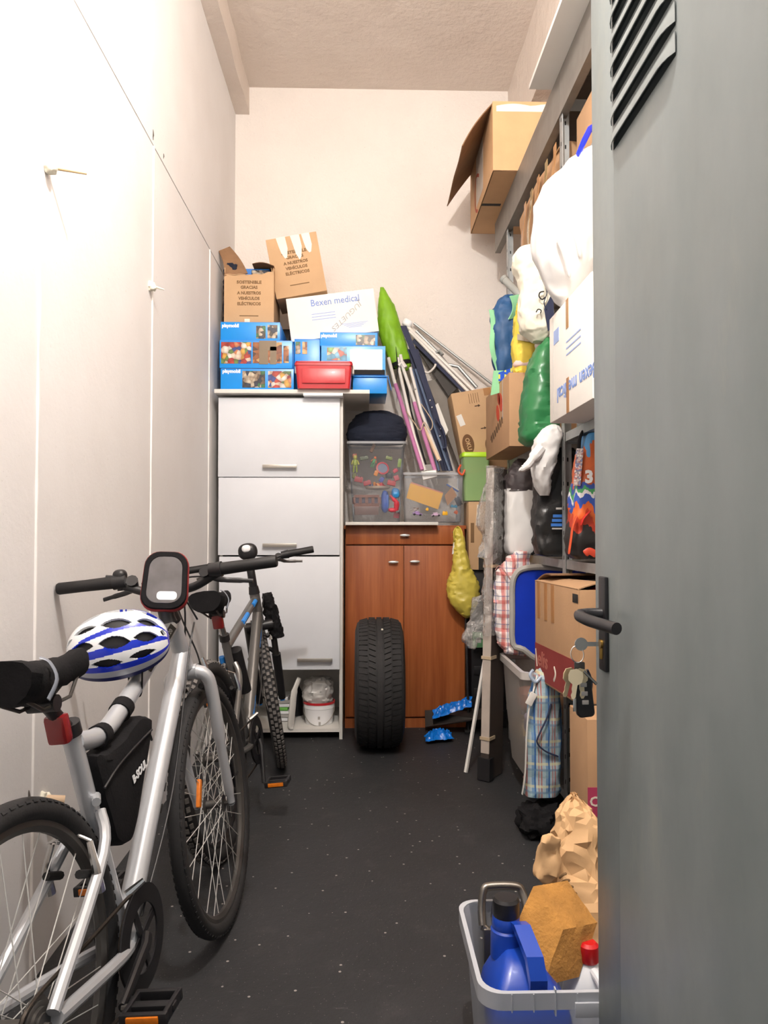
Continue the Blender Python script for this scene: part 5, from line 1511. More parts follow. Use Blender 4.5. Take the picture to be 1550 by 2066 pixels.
# local: x runs back along the long side, y points into the shelf (-y), z up
kd = thing('cardboard_box', 'opened brown cardboard box with a dark red band overhanging the lower shelf', 'cardboard box', M)
Lx, Wy, Hz = (rc1 - rc0).length, .38, .385
c5 = .005
m = MB()
for c, s_ in (((Lx / 2, -c5 / 2, Hz / 2), (Lx, c5, Hz)), ((Lx / 2, -Wy + c5 / 2, Hz / 2), (Lx, c5, Hz)), ((c5 / 2, -Wy / 2, Hz / 2), (c5, Wy - 2 * c5, Hz)), ((Lx - c5 / 2, -Wy / 2, Hz / 2), (c5, Wy - 2 * c5, Hz)), ((Lx / 2, -Wy / 2, c5 / 2), (Lx, Wy, c5))):
    m.box(c, s_, bev=.001)
part('body', m, M_CARTON2, kd, local=True)
part('flap', MB().sheet(lambda u, v: (Lx * u, -.0 - .17 * v, Hz + .012 * v + .015 * math.sin(math.pi * v) - .02 * u * v), 8, 6, .004), M_CARTON2, kd, local=True)
part('flap', MB().sheet(lambda u, v: (Lx - .16 * v, -.01 - (Wy - .02) * u, Hz + .004 + .03 * math.sin(2 * v)), 6, 6, .004), M_CARTON3, kd, local=True)
part('red_band', MB().box((Lx / 2, .0008, .075), (Lx, .0012, .135)), mat('print_dark_red', '#8c3330', .7), kd, local=True)
text('elis', kd, (Lx * .80, .0018, .085), (-1, 0, 0), (0, 0, 1), .06, mat('print_faded_red', '#b0695a', .7), width=.12, bold=.001, local=True)
part('printed_arrow', MB().tube(catmull([(Lx * .52, .0014, .085), (Lx * .485, .0014, .06), (Lx * .53, .0014, .03)], 5), [.003] + [.007] * 9 + [.003], 6, flat=.3), M_TAPEC, kd, local=True)
part('white_scuff', MB().box((Lx * .965, .0012, .085), (.012, .0014, .07), Matrix.Rotation(R(14), 3, 'Y')), M_TAPEC, kd, local=True)
for fx in (.90, .72, .55):
    part('tape', MB().box((Lx * fx, .0009, Hz - .07), (.032, .0014, .14)), M_TAPE, kd, local=True)
part('hand_hole', MB().box((Lx * .05, .0006, Hz - .03), (.05, .0014, .03), bev=.0006), M_INKK, kd, local=True)
solo('red_cloth', MB().blob(M @ V((Lx * .18, -.12, Hz - .035)), (.06, .05, .045), amp=.012, sc=18), M_REDP, 'red cloth peeping out of the opened red-banded box', 'cloth')
# milky tub on the lowest shelf
M_TUBM = clear_plastic('milky_tub_plastic', '#cfc8c2', .78, .25)
tby0, tby1 = 3.055, 3.57
tub = thing('storage_tub', 'milky translucent storage tub under the red checked bag', 'storage tub', V((.86, (tby0 + tby1) / 2, .1015)))
def tr(k, z, g=0):
    return [(.86 + x, (tby0 + tby1) / 2 + y, z) for x, y in rrect(.42 * k + 2 * g, (tby1 - tby0) * k + 2 * g, .03)]
part('tub_wall', MB().loft([tr(.80, .102), tr(.90, .35), tr(.955, .56)], caps=False), M_TUBM, tub)
part('tub_floor', MB().loft([tr(.795, .1015), tr(.795, .106)]), M_TUBM, tub)
part('rim', MB().loft([tr(.96, .545), tr(.96, .545, .012), tr(.96, .575, .012), tr(.96, .575, -.004), tr(.96, .548, -.004)], caps=False), clear_plastic('milky_rim', '#cfc9c4', .12, .25), tub)
for i, (y, z, c, s_) in enumerate(((3.16, .40, '#b98a5a', .07), (3.30, .30, '#a59ab0', .09), (3.46, .38, '#8a5a48', .08), (3.54, .22, '#c4a878', .09), (3.22, .20, '#7a90a8', .08), (3.40, .17, '#9c8878', .09))):
    solo('folded_garment', MB().blob((.83, y, z), (.12, s_, .055), e=3.2, amp=.012, sc=18, seed=i), mat('garment_%d' % i, c, .85), ('tan', 'lilac grey', 'rust brown', 'sand', 'slate blue', 'taupe')[i] + ' folded garment inside the milky storage tub', 'garment', 'garments in the milky tub')
# blue plaid bag in front of the shelving
ppy = 2.90
bluep = plaid('blue_plaid_fabric', '#a9bcc4', [(0, .052, 0, .30, '#5d88b4', .8), (1, .085, 0, .34, '#86a3a8', .55), (0, .052, .36, .10, '#a85a52', .8), (0, .052, .55, .09, '#a85a52', .7), (1, .085, .45, .12, '#ddd8a8', .6), (0, .052, .82, .12, '#2c5f9c', .9), (1, .085, .70, .10, '#5f7f9c', .6)])
pb = thing('plaid_bag', 'blue plaid fabric bag standing against the shelving post', 'plaid bag', P(1095, 1605, ppy))
rows = [(1090, 1600, 34), (1092, 1580, 36), (1095, 1500, 35), (1099, 1420, 31), (1104, 1370, 26), (1108, 1345, 15)]
part('body', MB().sack([(P(x, y, ppy), r / 517.0, .055) for x, y, r in rows], amp=.008, sc=10, e=3.4, vert=.5), bluep, pb)
part('white_edge', MB().tube(catmull([P(1054, 1602, ppy - .03), P(1060, 1560, ppy - .045), P(1063, 1480, ppy - .05), P(1068, 1430, ppy - .045), P(1080, 1380, ppy - .03), P(1084, 1362, ppy)], 5), .007, 8, flat=.5), M_LACQ2, pb)
part('strap', MB().tube(catmull([P(1112, 1420, ppy - .06), P(1104, 1448, ppy - .07), P(1090, 1478, ppy - .072), P(1084, 1498, ppy - .07), P(1100, 1515, ppy - .068), P(1126, 1526, ppy - .055)], 6), .006, 8, flat=.5), M_NAVYD, pb)
part('buckle', MB().box(P(1072, 1410, ppy - .055), (.026, .012, .05), Matrix.Rotation(R(28), 3, 'Y'), bev=.003), M_LACQ2, pb)
part('handle_loop', MB().tube(catmull([P(1076, 1352, ppy - .03), P(1070, 1362, ppy - .04), P(1080, 1376, ppy - .045), P(1092, 1366, ppy - .04)], 5), .006, 8), mat('clear_blue_strap', '#9fb0c4', .3), pb)
# black bag on the floor beneath it
crumple(V((.675, 2.86, .052)), .085, .10, .054, 5, M_BLACKF, 'black_bag', 'crumpled black bag on the floor under the blue plaid bag', 'bag')
# second plaid piece and carton behind the post
solo('plaid_bag', MB().sack([(V((.94, 2.60, .102)), .07, .10), (V((.94, 2.60, .2)), .09, .12), (V((.94, 2.60, .38)), .085, .11), (V((.95, 2.60, .46)), .05, .07)], amp=.010, sc=10, e=3.2), bluep, 'dark blue plaid bag deep behind the shelving post', 'plaid bag')
c3y = 2.32
ccn = thing('cardboard_box', 'brown carton with magenta band at the bottom, half hidden by the door', 'cardboard box', V((P(1205, 1600, c3y).x + .13, c3y + .1, .102)))
cxx = P(1186, 1600, c3y).x
part('body', MB().box((cxx + .13, c3y + .10, .102 + .235), (.26, .20, .46), bev=.003), M_CARTON2, ccn)
part('magenta_band', MB().box((cxx + .13, c3y - .0006, P(1200, 1618, c3y).z), (.26, .0012, .09)), mat('print_magenta', '#b23a5e', .7), ccn)
text('CLU', ccn, (cxx + .045, c3y - .0016, P(1200, 1618, c3y).z), (1, 0, .0), (0, 0, 1), .03, M_TAPEC, bold=.001)

# ------------------------------------------------------------------ crate by the door
M_CRATE = clear_plastic('cloudy_crate_plastic', '#b4b9c4', .62, .22)
M_CRATER = clear_plastic('cloudy_crate_rim', '#c3c6cd', .18, .22)
kx0, kx1, ky0, ky1, kzt = .222, .605, 1.435, 1.80, .272
cr = thing('storage_crate', 'open cloudy plastic crate on the floor beside the door', 'storage crate', V(((kx0 + kx1) / 2, (ky0 + ky1) / 2, 0)))
def kr(k, z, g=0.0):
    return [((kx0 + kx1) / 2 + x, (ky0 + ky1) / 2 + y, z) for x, y in rrect((kx1 - kx0) * k + 2 * g, (ky1 - ky0) * k + 2 * g, .045, 6)]
part('crate_wall', MB().loft([kr(.84, .003), kr(.93, kzt - .03), kr(.95, kzt - .002)], caps=False), M_CRATE, cr)
part('crate_floor', MB().loft([kr(.835, .001), kr(.835, .005)]), M_CRATE, cr)
part('rim', MB().loft([kr(.95, kzt), kr(1, kzt), kr(1.0, kzt - .032), kr(.99, kzt - .032), kr(.99, kzt - .003), kr(.95, kzt - .003)], caps=False), M_CRATER, cr)
for i in range(7):
    x = kx0 + .06 + i * .042
    if x < kx1 - .05:
        part('rim_rib', MB().box((x, ky0 + .004, kzt - .018), (.0025, .012, .034 if i != 2 else .05)), M_CRATER, cr)
part('grip_tab', MB().box((kx0 + .26, ky0 - .004, kzt - .03), (.16, .006, .028), bev=.002), M_CRATER, cr)
# blue jerry can
jx, jy = .330, 1.550
jc = thing('canister', 'blue plastic canister with black cap and moulded handle in the crate', 'canister', V((jx, jy, .0055)))
m = MB()
def jr(w, d, z, dx=0, dy=0, r=.02):
    return [(jx + dx + x, jy + dy + y, z) for x, y in rrect(w, d, r, 4)]
m.loft([jr(.155, .165, .0055), jr(.165, .175, .02), jr(.165, .175, .18), jr(.15, .165, .215, 0, .004), jr(.075, .10, .268, -.004, .03, .015), jr(.05, .06, .28, -.006, .046, .015)])
part('body', m, M_CANBLUE, jc)
hnd = [V((jx + .014, jy - .060, .215)), V((jx + .014, jy - .066, .262)), V((jx + .010, jy - .050, .300)), V((jx - .002, jy + .014, .330)), V((jx - .006, jy + .04, .324)), V((jx - .006, jy + .05, .28))]
rings = []
for p in hnd[1:5]:
    pass
m = MB()
m.loft([[p + V((sx * .017, 0, 0)) + q for sx, q in ((-1, V((0, -.008, .008))), (1, V((0, -.008, .008))), (1, V((0, .008, -.008))), (-1, V((0, .008, -.008))))] for p in hnd])
part('handle', m, M_CANBLUE, jc, smooth=25)
nk = V((jx - .026, jy + .055, 0))
part('neck', MB().lathe([(.034, .25), (.033, .305), (.029, .309), (.031, .315), (.029, .332), (.024, .342)], 24, Matrix.Translation(nk)), M_CANBLUE, jc)
part('cap', MB().lathe([(.0275, .333), (.0285, .335), (.0285, .366), (.024, .372), (.001, .372)], 28, Matrix.Translation(nk)), M_BLACKP, jc)
# steel handled strainer/pan rim behind
M_SATIN = mat('satin_steel', '#8d8882', .3, .9)
sp0 = (ky1 - .06)
q = [P(974, 1868, sp0 + .01), P(972, 1830, sp0 + .03), P(976, 1796, sp0 + .04), P(990, 1788, sp0 + .045), P(1040, 1788, sp0 + .045), P(1054, 1800, sp0 + .04), P(1062, 1835, sp0 + .02), P(1060, 1870, sp0 + .0)]
ja = thing('steel_bracket', 'satin steel folding handle frame standing at the back of the crate', 'handle frame', V((P(1015, 1900, sp0).x, sp0, .006)))
part('frame', MB().tube(catmull(q, 6), .0095, 12), M_SATIN, ja)
part('lower_bar', MB().tube([q[0], P(1000, 1892, sp0), P(1040, 1876, sp0), q[-1]], .009, 12), M_SATIN, ja)
part('plate', MB().quad_slab(P(995, 1815, sp0 + .05), P(1045, 1815, sp0 + .05), P(1052, 1850, sp0 + .04), P(990, 1850, sp0 + .04), .003), M_SATIN, ja)
part('foot', MB().box((P(1015, 1900, sp0).x, sp0 + .005, .12), (.09, .02, .228), bev=.004), M_SATIN, ja)
# big sponge block, tilted
spx = thing('sponge_block', 'big ochre foam sponge block tilted on the canister in the crate', 'sponge', P(1110, 1990, 1.50))
def spq(px, py, y):
    return P(px, py, y)
f0 = [spq(1077, 1788, 1.64), spq(1040, 1868, 1.585), spq(1096, 1990, 1.525), spq(1136, 1876, 1.575)]
back = V((.088, .05, -.012))
m = MB()
m.loft([[f0[0], f0[1], f0[2], f0[3]], [f0[0] + back * .25, f0[1] + back * .25, f0[2] + back * .25, f0[3] + back * .25], [p + back * .9 for p in f0], [p + back for p in f0]])
bmesh.ops.subdivide_edges(m.bm, edges=m.bm.edges[:], cuts=5, use_grid_fill=True)
for v in m.bm.verts:
    v.co += V((1, -1, 1)) * .0022 * noise.noise(v.co * 45)
part('foam', m, M_SPONGE, spx)
# white bottle with red cap
wx, wy2 = P(1188, 1930, 1.60).x, 1.60
wbt = thing('cleaner_bottle', 'white plastic bottle with red cap and loop handle in the crate', 'bottle', V((wx, wy2, .0055)))
part('body', MB().loft([[(wx + x, wy2 + y, z) for x, y in rrect(w, d, min(w, d) * .4, 5)] for w, d, z in ((.105, .095, .0055), (.115, .105, .02), (.115, .105, .15), (.10, .09, .19), (.055, .055, .222), (.034, .034, .235), (.034, .034, .25))]), mat('white_hdpe', '#dfe3e8', .35, var=.02), wbt)
part('handle', MB().tube(catmull([(wx + .004, wy2 - .02, .226), (wx + .012, wy2 - .055, .214), (wx + .018, wy2 - .072, .17), (wx + .018, wy2 - .060, .12)], 5), .0095, 10), mat('white_hdpe', '#dfe3e8', .35), wbt)
part('cap', MB().lathe([(.020, .238), (.022, .242), (.021, .272), (.015, .278), (.001, .278)], 24, Matrix.Translation((wx, wy2, 0))), mat('cap_red', '#c8181c', .35), wbt)
# crumpled brown paper bag
pbg = thing('paper_bag', 'crumpled brown paper bag with a printed wheat ear behind the crate contents', 'paper bag', P(1165, 1950, 1.74))
pgy = 1.76
rows = [(1212, 2010, 26), (1204, 1960, 44), (1184, 1900, 58), (1170, 1840, 66), (1160, 1790, 62), (1158, 1750, 50), (1160, 1700, 46), (1164, 1660, 42), (1160, 1630, 30), (1158, 1606, 10), (1157, 1600, 4)]
m = MB().sack([(P(x, y, pgy + .12 * (1950 - y) / 350), r / 830.0, min(r, 46) / 830.0 * .8) for x, y, r in rows], amp=.007, sc=12, e=3.6, n=22, sub=3, seed=2)
rp = random.Random(11)
for v in m.bm.verts:
    v.co += V((rp.uniform(-1, 1), rp.uniform(-1, 1), rp.uniform(-1, 1))) * .0045
bmesh.ops.triangulate(m.bm, faces=m.bm.faces[:])
bmesh.ops.subdivide_edges(m.bm, edges=m.bm.edges[:], cuts=1)
part('body', m, M_PAPER, pbg, smooth=20)
part('side_fold', MB().blob(P(1106, 1730, pgy + .02), (.028, .02, .055), e=3, amp=.014, sc=28, rot=Matrix.Rotation(R(12), 3, 'Y')), M_PAPER, pbg)
for i in range(9):
    a0 = (1128 + 5 * i, 1772 + 9 * i)
    a1 = (a0[0] + 24 - 2 * abs(i - 4), a0[1] - 10 + 5 * i)
    part('printed_grain', MB().tube(catmull([P(a0[0], a0[1], pgy - .004), P((a0[0] + a1[0]) / 2, (a0[1] + a1[1]) / 2 - 2, pgy - .010), P(a1[0], a1[1], pgy - .010)], 4), [.0008] + [.003] * 7 + [.0008], 6, flat=.3), M_INKB, pbg)

# ------------------------------------------------------------------ bicycles
def wheel(parent, name, M, Rw, tw, knobby, spoke_m, n_sp=28, hub_w=.06, reflector=False):
    """wheel group: local z is the axle"""
    w = thing(name, None, None, M, parent=parent)
    nseg = 14
    prof = [(Rw - tw + tw * math.cos(a), tw * math.sin(a)) for a in [2 * math.pi * k / nseg for k in range(nseg)]]
    part('tyre', MB().torus(prof, 84), M_TYRE, w, local=True)
    tm = MB()
    N = 74 if knobby else 96
    for k in range(N):
        for row, (off, sz) in enumerate(((-.62, .30), (0, .34), (.62, .30))):
            if not knobby and row == 1:
                continue
            ang = 2 * math.pi * (k + .5 * (row % 2)) / N
            b = math.asin(max(-.98, min(.98, off * (1.0 if knobby else 1.25))))
            rr = Rw - tw + (tw + (.0015 if knobby else .0002)) * math.cos(b)
            hh = tw * math.sin(b)
            Mx = Matrix.Rotation(ang, 3, 'Z') @ Matrix.Rotation(-b, 3, 'Y')
            c = Matrix.Rotation(ang, 3, 'Z') @ V((rr, 0, hh))
            hgt = .005 if knobby else .003
            tm.box(c, (hgt, 2 * math.pi * Rw / N * .55, tw * sz * (1.5 if knobby else .8)), Mx)
    part('tread', tm, M_DUSTY if knobby else M_TYRE, w, local=True, smooth=0, kind='stuff')
    rr = Rw - 2 * tw
    part('rim', MB().torus([(rr + .006, -.011), (rr + .006, .011), (rr - .006, .012), (rr - .016, .005), (rr - .016, -.005), (rr - .006, -.012)], 84), M_DARKM if not knobby else M_BLACKP, w, local=True)
    part('hub', MB().lathe([(.001, -hub_w), (.006, -hub_w), (.006, -hub_w * .62), (.024, -hub_w * .58), (.024, -hub_w * .50), (.012, -hub_w * .42), (.011, hub_w * .42), (.024, hub_w * .50), (.024, hub_w * .58), (.006, hub_w * .62), (.006, hub_w), (.001, hub_w)], 20), M_DARKM, w, local=True)
    meshes = []
    for side in (-1, 1):
        for ln in (-1, 1):
            a = ln * R(70)
            m = MB().tube([(.022 * math.cos(a), .022 * math.sin(a), side * hub_w * .54), (rr - .014, 0, side * .003)], .0011, 5, caps=False)
            me = m.mesh('spoke')
            me.materials.append(spoke_m)
            meshes.append(me)
    for k in range(n_sp):
        o = bpy.data.objects.new('spoke', meshes[k % 4])
        COL.objects.link(o)
        o.parent = w
        o.rotation_euler = (0, 0, 2 * math.pi * k / n_sp)
    if reflector:
        a = R(reflector)
        c = V((rr * .58 * math.cos(a), rr * .58 * math.sin(a), .012))
        part('spoke_reflector', MB().box(c, (.020, .075, .012), Matrix.Rotation(a, 3, 'Z'), bev=.005), M_ORANGE, w, local=True)
    part('valve', MB().tube([(rr - .014, .004, 0), (rr - .055, .004, 0)], .003, 6), M_BLACKP, w, local=True)
    return w

def make_bike(label, par, wb, Rw, tw, g, paint, spec):
    x0, y0, psi, lean, st = par
    M = Matrix.Translation((x0, y0, .003)) @ Matrix.Rotation(psi, 4, 'Z') @ Matrix.Rotation(lean, 4, 'X')
    b = thing('bicycle', label, 'bicycle', M, 'bicycles leaning along the left wall')
    hb, ht = V(g['hb']), V(g['ht'])
    MS = Matrix.Translation(hb) @ Matrix.Rotation(st, 4, (ht - hb).normalized()) @ Matrix.Translation(-hb)
    S = lambda p: MS @ V(p)
    def T(name, pts, r, m=paint, seg=12, par_=b, **kw):
        return part(name, MB().tube(pts, r, seg, **kw), m, par_, local=True)
    def TS(name, pts, r, m=paint, seg=12, par_=b, **kw):
        return T(name, [S(p) for p in pts], r, m, seg, par_, **kw)
    bb, sj = V(g['bb']), V(g['sj'])
    ra, fa = V((0, 0, Rw)), V((wb, 0, Rw))
    axis = (ht - hb).normalized()
    sdir = (sj - bb).normalized()
    # frame
    T('seat_tube', [bb, sj + sdir * .03], spec['st_r'])
    tt = catmull(g['tt'], 5) if len(g['tt']) > 2 else g['tt']
    T('top_tube', tt, spec['tt_r'], seg=14)
    T('down_tube', [bb + V((.01, 0, .01)), hb + axis * .045], spec['dt_r'], seg=14)
    T('head_tube', [hb, ht], .0235, seg=16)
    T('bottom_bracket', [bb + V((0, .036, 0)), bb - V((0, .036, 0))], .023, seg=16)
    ssj = bb + (sj - bb) * spec.get('ss', .70)
    for s in (1, -1):
        T('chainstay', catmull([bb + V((-.02, s * .025, -.005)), V((.28, s * .045, (bb.z + Rw) / 2 - .02)), V((.02, s * .066, Rw))], 4), .0125, seg=10)
        T('seatstay', catmull([ssj + V((0, s * .02, 0)), ssj + V((-.05, s * .045, -.07)), V((.01, s * .066, Rw + .015))], 5), .0115, seg=10)
        TS('dropout', [fa + V((0, s * .052, .0)), fa + V((0, s * .052, .03))], .008)
    # fork
    crown = hb - axis * .02
    if spec['fork'] == 'rigid':
        TS('fork_crown', [crown + V((0, .03, 0)), crown - V((0, .03, 0))], .021, seg=14)
        for s in (1, -1):
            TS('fork_blade', catmull([crown + V((0, s * .012, .002)), crown + V((.004, s * .048, -.012)), crown + V((.018, s * .058, -.06)), (crown + fa) / 2 + V((0, s * .056, -.02)), fa + V((-.004, s * .052, .02)), fa + V((0, s * .052, 0))], 5), [.019] * 5 + [.018] * 10 + [.014] * 5 + [.011] * 6, seg=12)
    else:
        TS('fork_crown', [crown + V((.01, .062, 0)), crown + V((.01, -.062, 0))], .024, M_BLACKP, 14)
        for s in (1, -1):
            mid = crown + (fa - crown) * .42 + V((.012, s * .058, 0))
            TS('fork_stanchion', [crown + V((.012, s * .058, .01)), mid], .015, M_DARKM)
            TS('fork_lower', [mid, fa + V((.0, s * .056, -.02))], [.022, .018], M_BLACKP, 14)
            TS('fork_cap', [fa + V((0, s * .056, -.02)), fa + V((0, s * .056, -.034))], .012, M_BLUEP)
        TS('fork_brace', catmull([crown + (fa - crown) * .42 + V((.012, .058, 0)), crown + (fa - crown) * .34 + V((.03, .03, 0)), crown + (fa - crown) * .34 + V((.03, -.03, 0)), crown + (fa - crown) * .42 + V((.012, -.058, 0))], 5), .011, M_BLACKP)
    # wheels
    wheel(b, 'rear_wheel', M @ Matrix.Translation(ra) @ Matrix.Rotation(R(90), 4, 'X'), Rw, tw, spec['knobby'], M_SPOKE, hub_w=.066)
    wheel(b, 'front_wheel', M @ MS @ Matrix.Translation(fa) @ Matrix.Rotation(R(90), 4, 'X'), Rw, tw, spec['knobby'], M_SPOKE, hub_w=.052, reflector=spec.get('refl', False))
    # drivetrain on the right side (-y)
    Mb = Matrix.Translation(bb + V((0, -.038, 0))) @ Matrix.Rotation(R(90), 4, 'X')
    cr = spec['ring']
    part('chainring', MB().torus([(cr, -.002), (cr, .002), (cr - .014, .002), (cr - .014, -.002)], 44, Mb), M_DARKM, b, local=True)
    gm = MB().torus([(cr + .008, .004), (cr + .008, .008), (cr - .03, .009), (cr - .03, .005)], 44, Mb)
    part('chain_guard', gm, M_BLACKP, b, local=True)
    for k in range(4):
        a = R(90 * k + 20)
        part('spider_arm', MB().box(Mb @ V((cr * .42 * math.cos(a), cr * .42 * math.sin(a), .003)), (cr * .75, .005, .016), (Mb.to_3x3() @ Matrix.Rotation(a, 3, 'Z') @ Matrix.Rotation(R(90), 3, 'X'))), M_BLACKP, b, local=True)
    part('teeth', MB().torus([(cr + .003, -.001), (cr + .003, .001), (cr - .004, .001), (cr - .004, -.001)], 80, Mb), M_CHAIN, b, local=True)
    ca = R(spec['crank'])
    for s in (-1, 1):
        d = V((math.cos(ca), 0, math.sin(ca))) * .17 * (1 if s < 0 else -1)
        e = bb + V((0, s * .070, 0)) + d
        T('crank_arm', [bb + V((0, s * .052, 0)), bb + V((0, s * .060, 0)) + d * .15, e], [.017, .015, .011], M_BLACKP, 10, flat=.7)
        pc = e + V((0, s * .058, 0))
        pm = MB()
        for q in (-1, 1):
            pm.box(pc + V((q * .036, 0, 0)), (.012, .092, .022), bev=.003)
            pm.box(pc + V((0, q * .04, 0)), (.075, .010, .022), bev=.003)
        pm.box(pc, (.02, .095, .014), bev=.003)
        pd = part('pedal', pm, M_BLACKP, b, local=True)
        for q in (-1, 1):
            part('pedal_reflector', MB().box(pc + V((q * .0435, 0, .001)), (.006, .062, .014), bev=.002), M_ORANGE, pd, local=True)
        T('pedal_axle', [e, pc], .007, M_DARKM, 8)
    Mc = Matrix.Translation(V((0, -.046, Rw))) @ Matrix.Rotation(R(90), 4, 'X')
    cs = MB()
    part('cassette', cs.lathe([(.045, -.008), (.045, -.005), (.036, -.005), (.036, 0), (.028, 0), (.028, .006), (.02, .006), (.02, .01), (.001, .01)], 30, Mc), M_DARKM, b, local=True)
    up = [bb + V((-.02, -.040, cr)), V((0, -.040, Rw + .042))]
    T('chain', catmull([bb + V((cr * .9, -.040, cr * .4)), bb + V((.02, -.040, cr)), (up[0] + up[1]) / 2, V((0, -.040, Rw + .040)), V((-.038, -.040, Rw + .01)), V((-.005, -.040, Rw - .045)), V((.05, -.040, Rw - .10)), V((.07, -.040, Rw - .13)), V((.2, -.040, Rw - .15)), bb + V((-.02, -.040, -cr)), bb + V((cr * .7, -.040, -cr * .7)), bb + V((cr, -.040, 0))], 5, closed=True), .0042, M_CHAIN, 6, closed=True)
    T('rear_derailleur', [V((.01, -.056, Rw - .02)), V((.03, -.058, Rw - .06)), V((.06, -.055, Rw - .13))], [.010, .013, .009], M_BLACKP, 10)
    for p in (V((.03, -.05, Rw - .065)), V((.062, -.05, Rw - .13))):
        T('jockey_wheel', [p - V((0, .004, 0)), p + V((0, .004, 0))], .018, M_BLACKP, 14)
    T('front_derailleur', [bb + sdir * (cr + .01) + V((0, -.03, 0)), bb + sdir * (cr + .03) + V((.03, -.06, .0))], [.010, .006], M_CHROME, 8)
    # saddle and post
    sd = V(g['sad'])
    T('seat_post', [sj + sdir * .02, V((sd.x - .0, 0, sd.z - .05))], .0135, spec['post'], 12)
    T('seat_clamp', [sj + sdir * .012, sj + sdir * .038], spec['st_r'] + .004, M_BLACKP, 14)
    sm = MB()
    rows = []
    for i in range(15):
        u = i / 14
        x = sd.x - .13 + .275 * u
        hw = (.074 * (1 - max(0, u - .12) ** .72 * 1.02) if u > .12 else .062 + .012 * u / .12)
        hw = max(.020, hw)
        zt = sd.z + .022 * (1 - u) ** 2 - .004 * math.sin(u * 3.1) + (.004 if u > .9 else 0)
        ring = []
        for k in range(16):
            a = 2 * math.pi * k / 16
            y = hw * math.copysign(abs(math.cos(a)) ** .8, math.cos(a))
            z = (.024 if math.sin(a) > 0 else (.055 if u < .5 else .034)) * math.sin(a)
            ring.append(V((x + .004 * noise.noise(V((u * 6, a, 2))), y * (1 + .05 * noise.noise(V((u * 8, a, 5)))), zt + z + .004 * noise.noise(V((u * 9, a * 2, 8))))))
        rows.append(ring)
    sm.loft(rows)
    sa = part('saddle', sm, M_BLACKF, b, local=True)
    T('reflective_strip', catmull([V((sd.x - .10, -.070, sd.z - .03)), V((sd.x - .075, -.074, sd.z)), V((sd.x - .07, -.060, sd.z + .03)), V((sd.x - .075, -.045, sd.z + .040))], 4), .005, mat('reflective_tape', '#80858f', .3), 8, sa, flat=.35)
    for s in (-1, 1):
        T('saddle_rail', [V((sd.x - .10, s * .03, sd.z - .03)), V((sd.x - .04, s * .022, sd.z - .058)), V((sd.x + .06, s * .02, sd.z - .055)), V((sd.x + .11, s * .01, sd.z - .025))], .0038, M_DARKM, 8, sa)
    T('saddle_clamp', [V((sd.x, .028, sd.z - .055)), V((sd.x, -.028, sd.z - .055))], .016, M_BLACKP, 12)
    # rear lamp
    lc = sj + sdir * spec.get('lamp', .05) + V((-.036, 0, 0))
    rl = part('rear_lamp', MB().box(lc, (.026, .042, .058), Matrix.Rotation(R(-12), 3, 'Y'), bev=.008), M_REDL, b, local=True)
    T('lamp_bracket', [lc + V((.01, 0, 0)), sj + sdir * spec.get('lamp', .05)], .009, M_BLACKP, 8, rl)
    # cockpit
    bx, bz, hw = g['bar'][0], g['bar'][2], g['bar'][1]
    cz = bz - spec['rise']
    cx = bx + .022
    TS('headset', [ht - axis * .004, ht + axis * .03], [.026, .022], M_BLACKP, 16)
    TS('stem', catmull([ht + axis * .01, ht + axis * (cz - ht.z - .03), V((cx - .02, 0, cz - .006)), V((cx, 0, cz))], 4), [.019] * 8 + [.021] * 5, M_BLACKP, 14)
    TS('handlebar', catmull([V((bx, hw, bz)), V((bx + .012, hw * .55, bz - .004)), V((cx, hw * .22, cz + .004)), V((cx, 0, cz)), V((cx, -hw * .22, cz + .004)), V((bx + .012, -hw * .55, bz - .004)), V((bx, -hw, bz))], 6), .0118, M_BLACKP, 12)
    for s in (1, -1):
        gl = spec['grip']
        e0, e1 = V((bx, s * hw, bz)), V((bx + .008, s * (hw - gl), bz - .002))
        TS('grip', [e0 + (e0 - e1).normalized() * .004, e0, (e0 + e1) / 2, e1], [.0145, .0165, .0162, .0175], M_BLACK, 16)
        TS('shifter', [e1, e1 + (e1 - e0).normalized() * .035], [.021, .018], M_BLACKP, 16)
        lv = V((bx + .03, s * (hw - gl - .045), bz - .012))
        TS('brake_perch', [e1 + (e1 - e0).normalized() * .05, lv + V((.01, 0, -.008))], [.017, .012], M_BLACKP, 10)
        TS('brake_lever', catmull([lv + V((.012, 0, -.008)), lv + V((.045, s * .03, -.022)), lv + V((.05, s * .075, -.03)), lv + V((.052, s * .11, -.036))], 5), [.009] * 5 + [.0075] * 6 + [.006] * 5, spec['lever'], 10, flat=.6)
        TS('brake_cable', catmull([lv + V((.01, -s * .02, -.004)), lv + V((.06, -s * .10, -.01)), V((cx + .07, -s * .01, cz - .05)), crown + V((.05, s * .02, .04)), crown + V((.03, s * .03, -.02))], 6), .0026, M_BLACKP, 6)
    # V-brakes
    for s in (1, -1):
        TS('brake_arm', [crown + V((.036, s * .045, -.075)), crown + V((.040, s * .042, .0)), crown + V((.042, s * .034, .03))], [.010, .008, .006], M_CHROME, 8)
        TS('brake_pad', [crown + V((.01, s * .030, -.045)), crown + V((.055, s * .030, -.060))], .008, M_BLACK, 8)
        q = ssj + V((-.06, s * .05, -.075))
        T('brake_arm', [q + V((-.02, 0, -.05)), q + V((-.03, 0, .0)), q + V((-.022, -s * .012, .045))], [.010, .008, .006], M_CHROME, 8)
        T('brake_pad', [q + V((-.012, -s * .018, -.02)), q + V((-.06, -s * .018, -.0))], .008, M_BLACK, 8)
    q = ssj + V((-.08, 0, -.03))
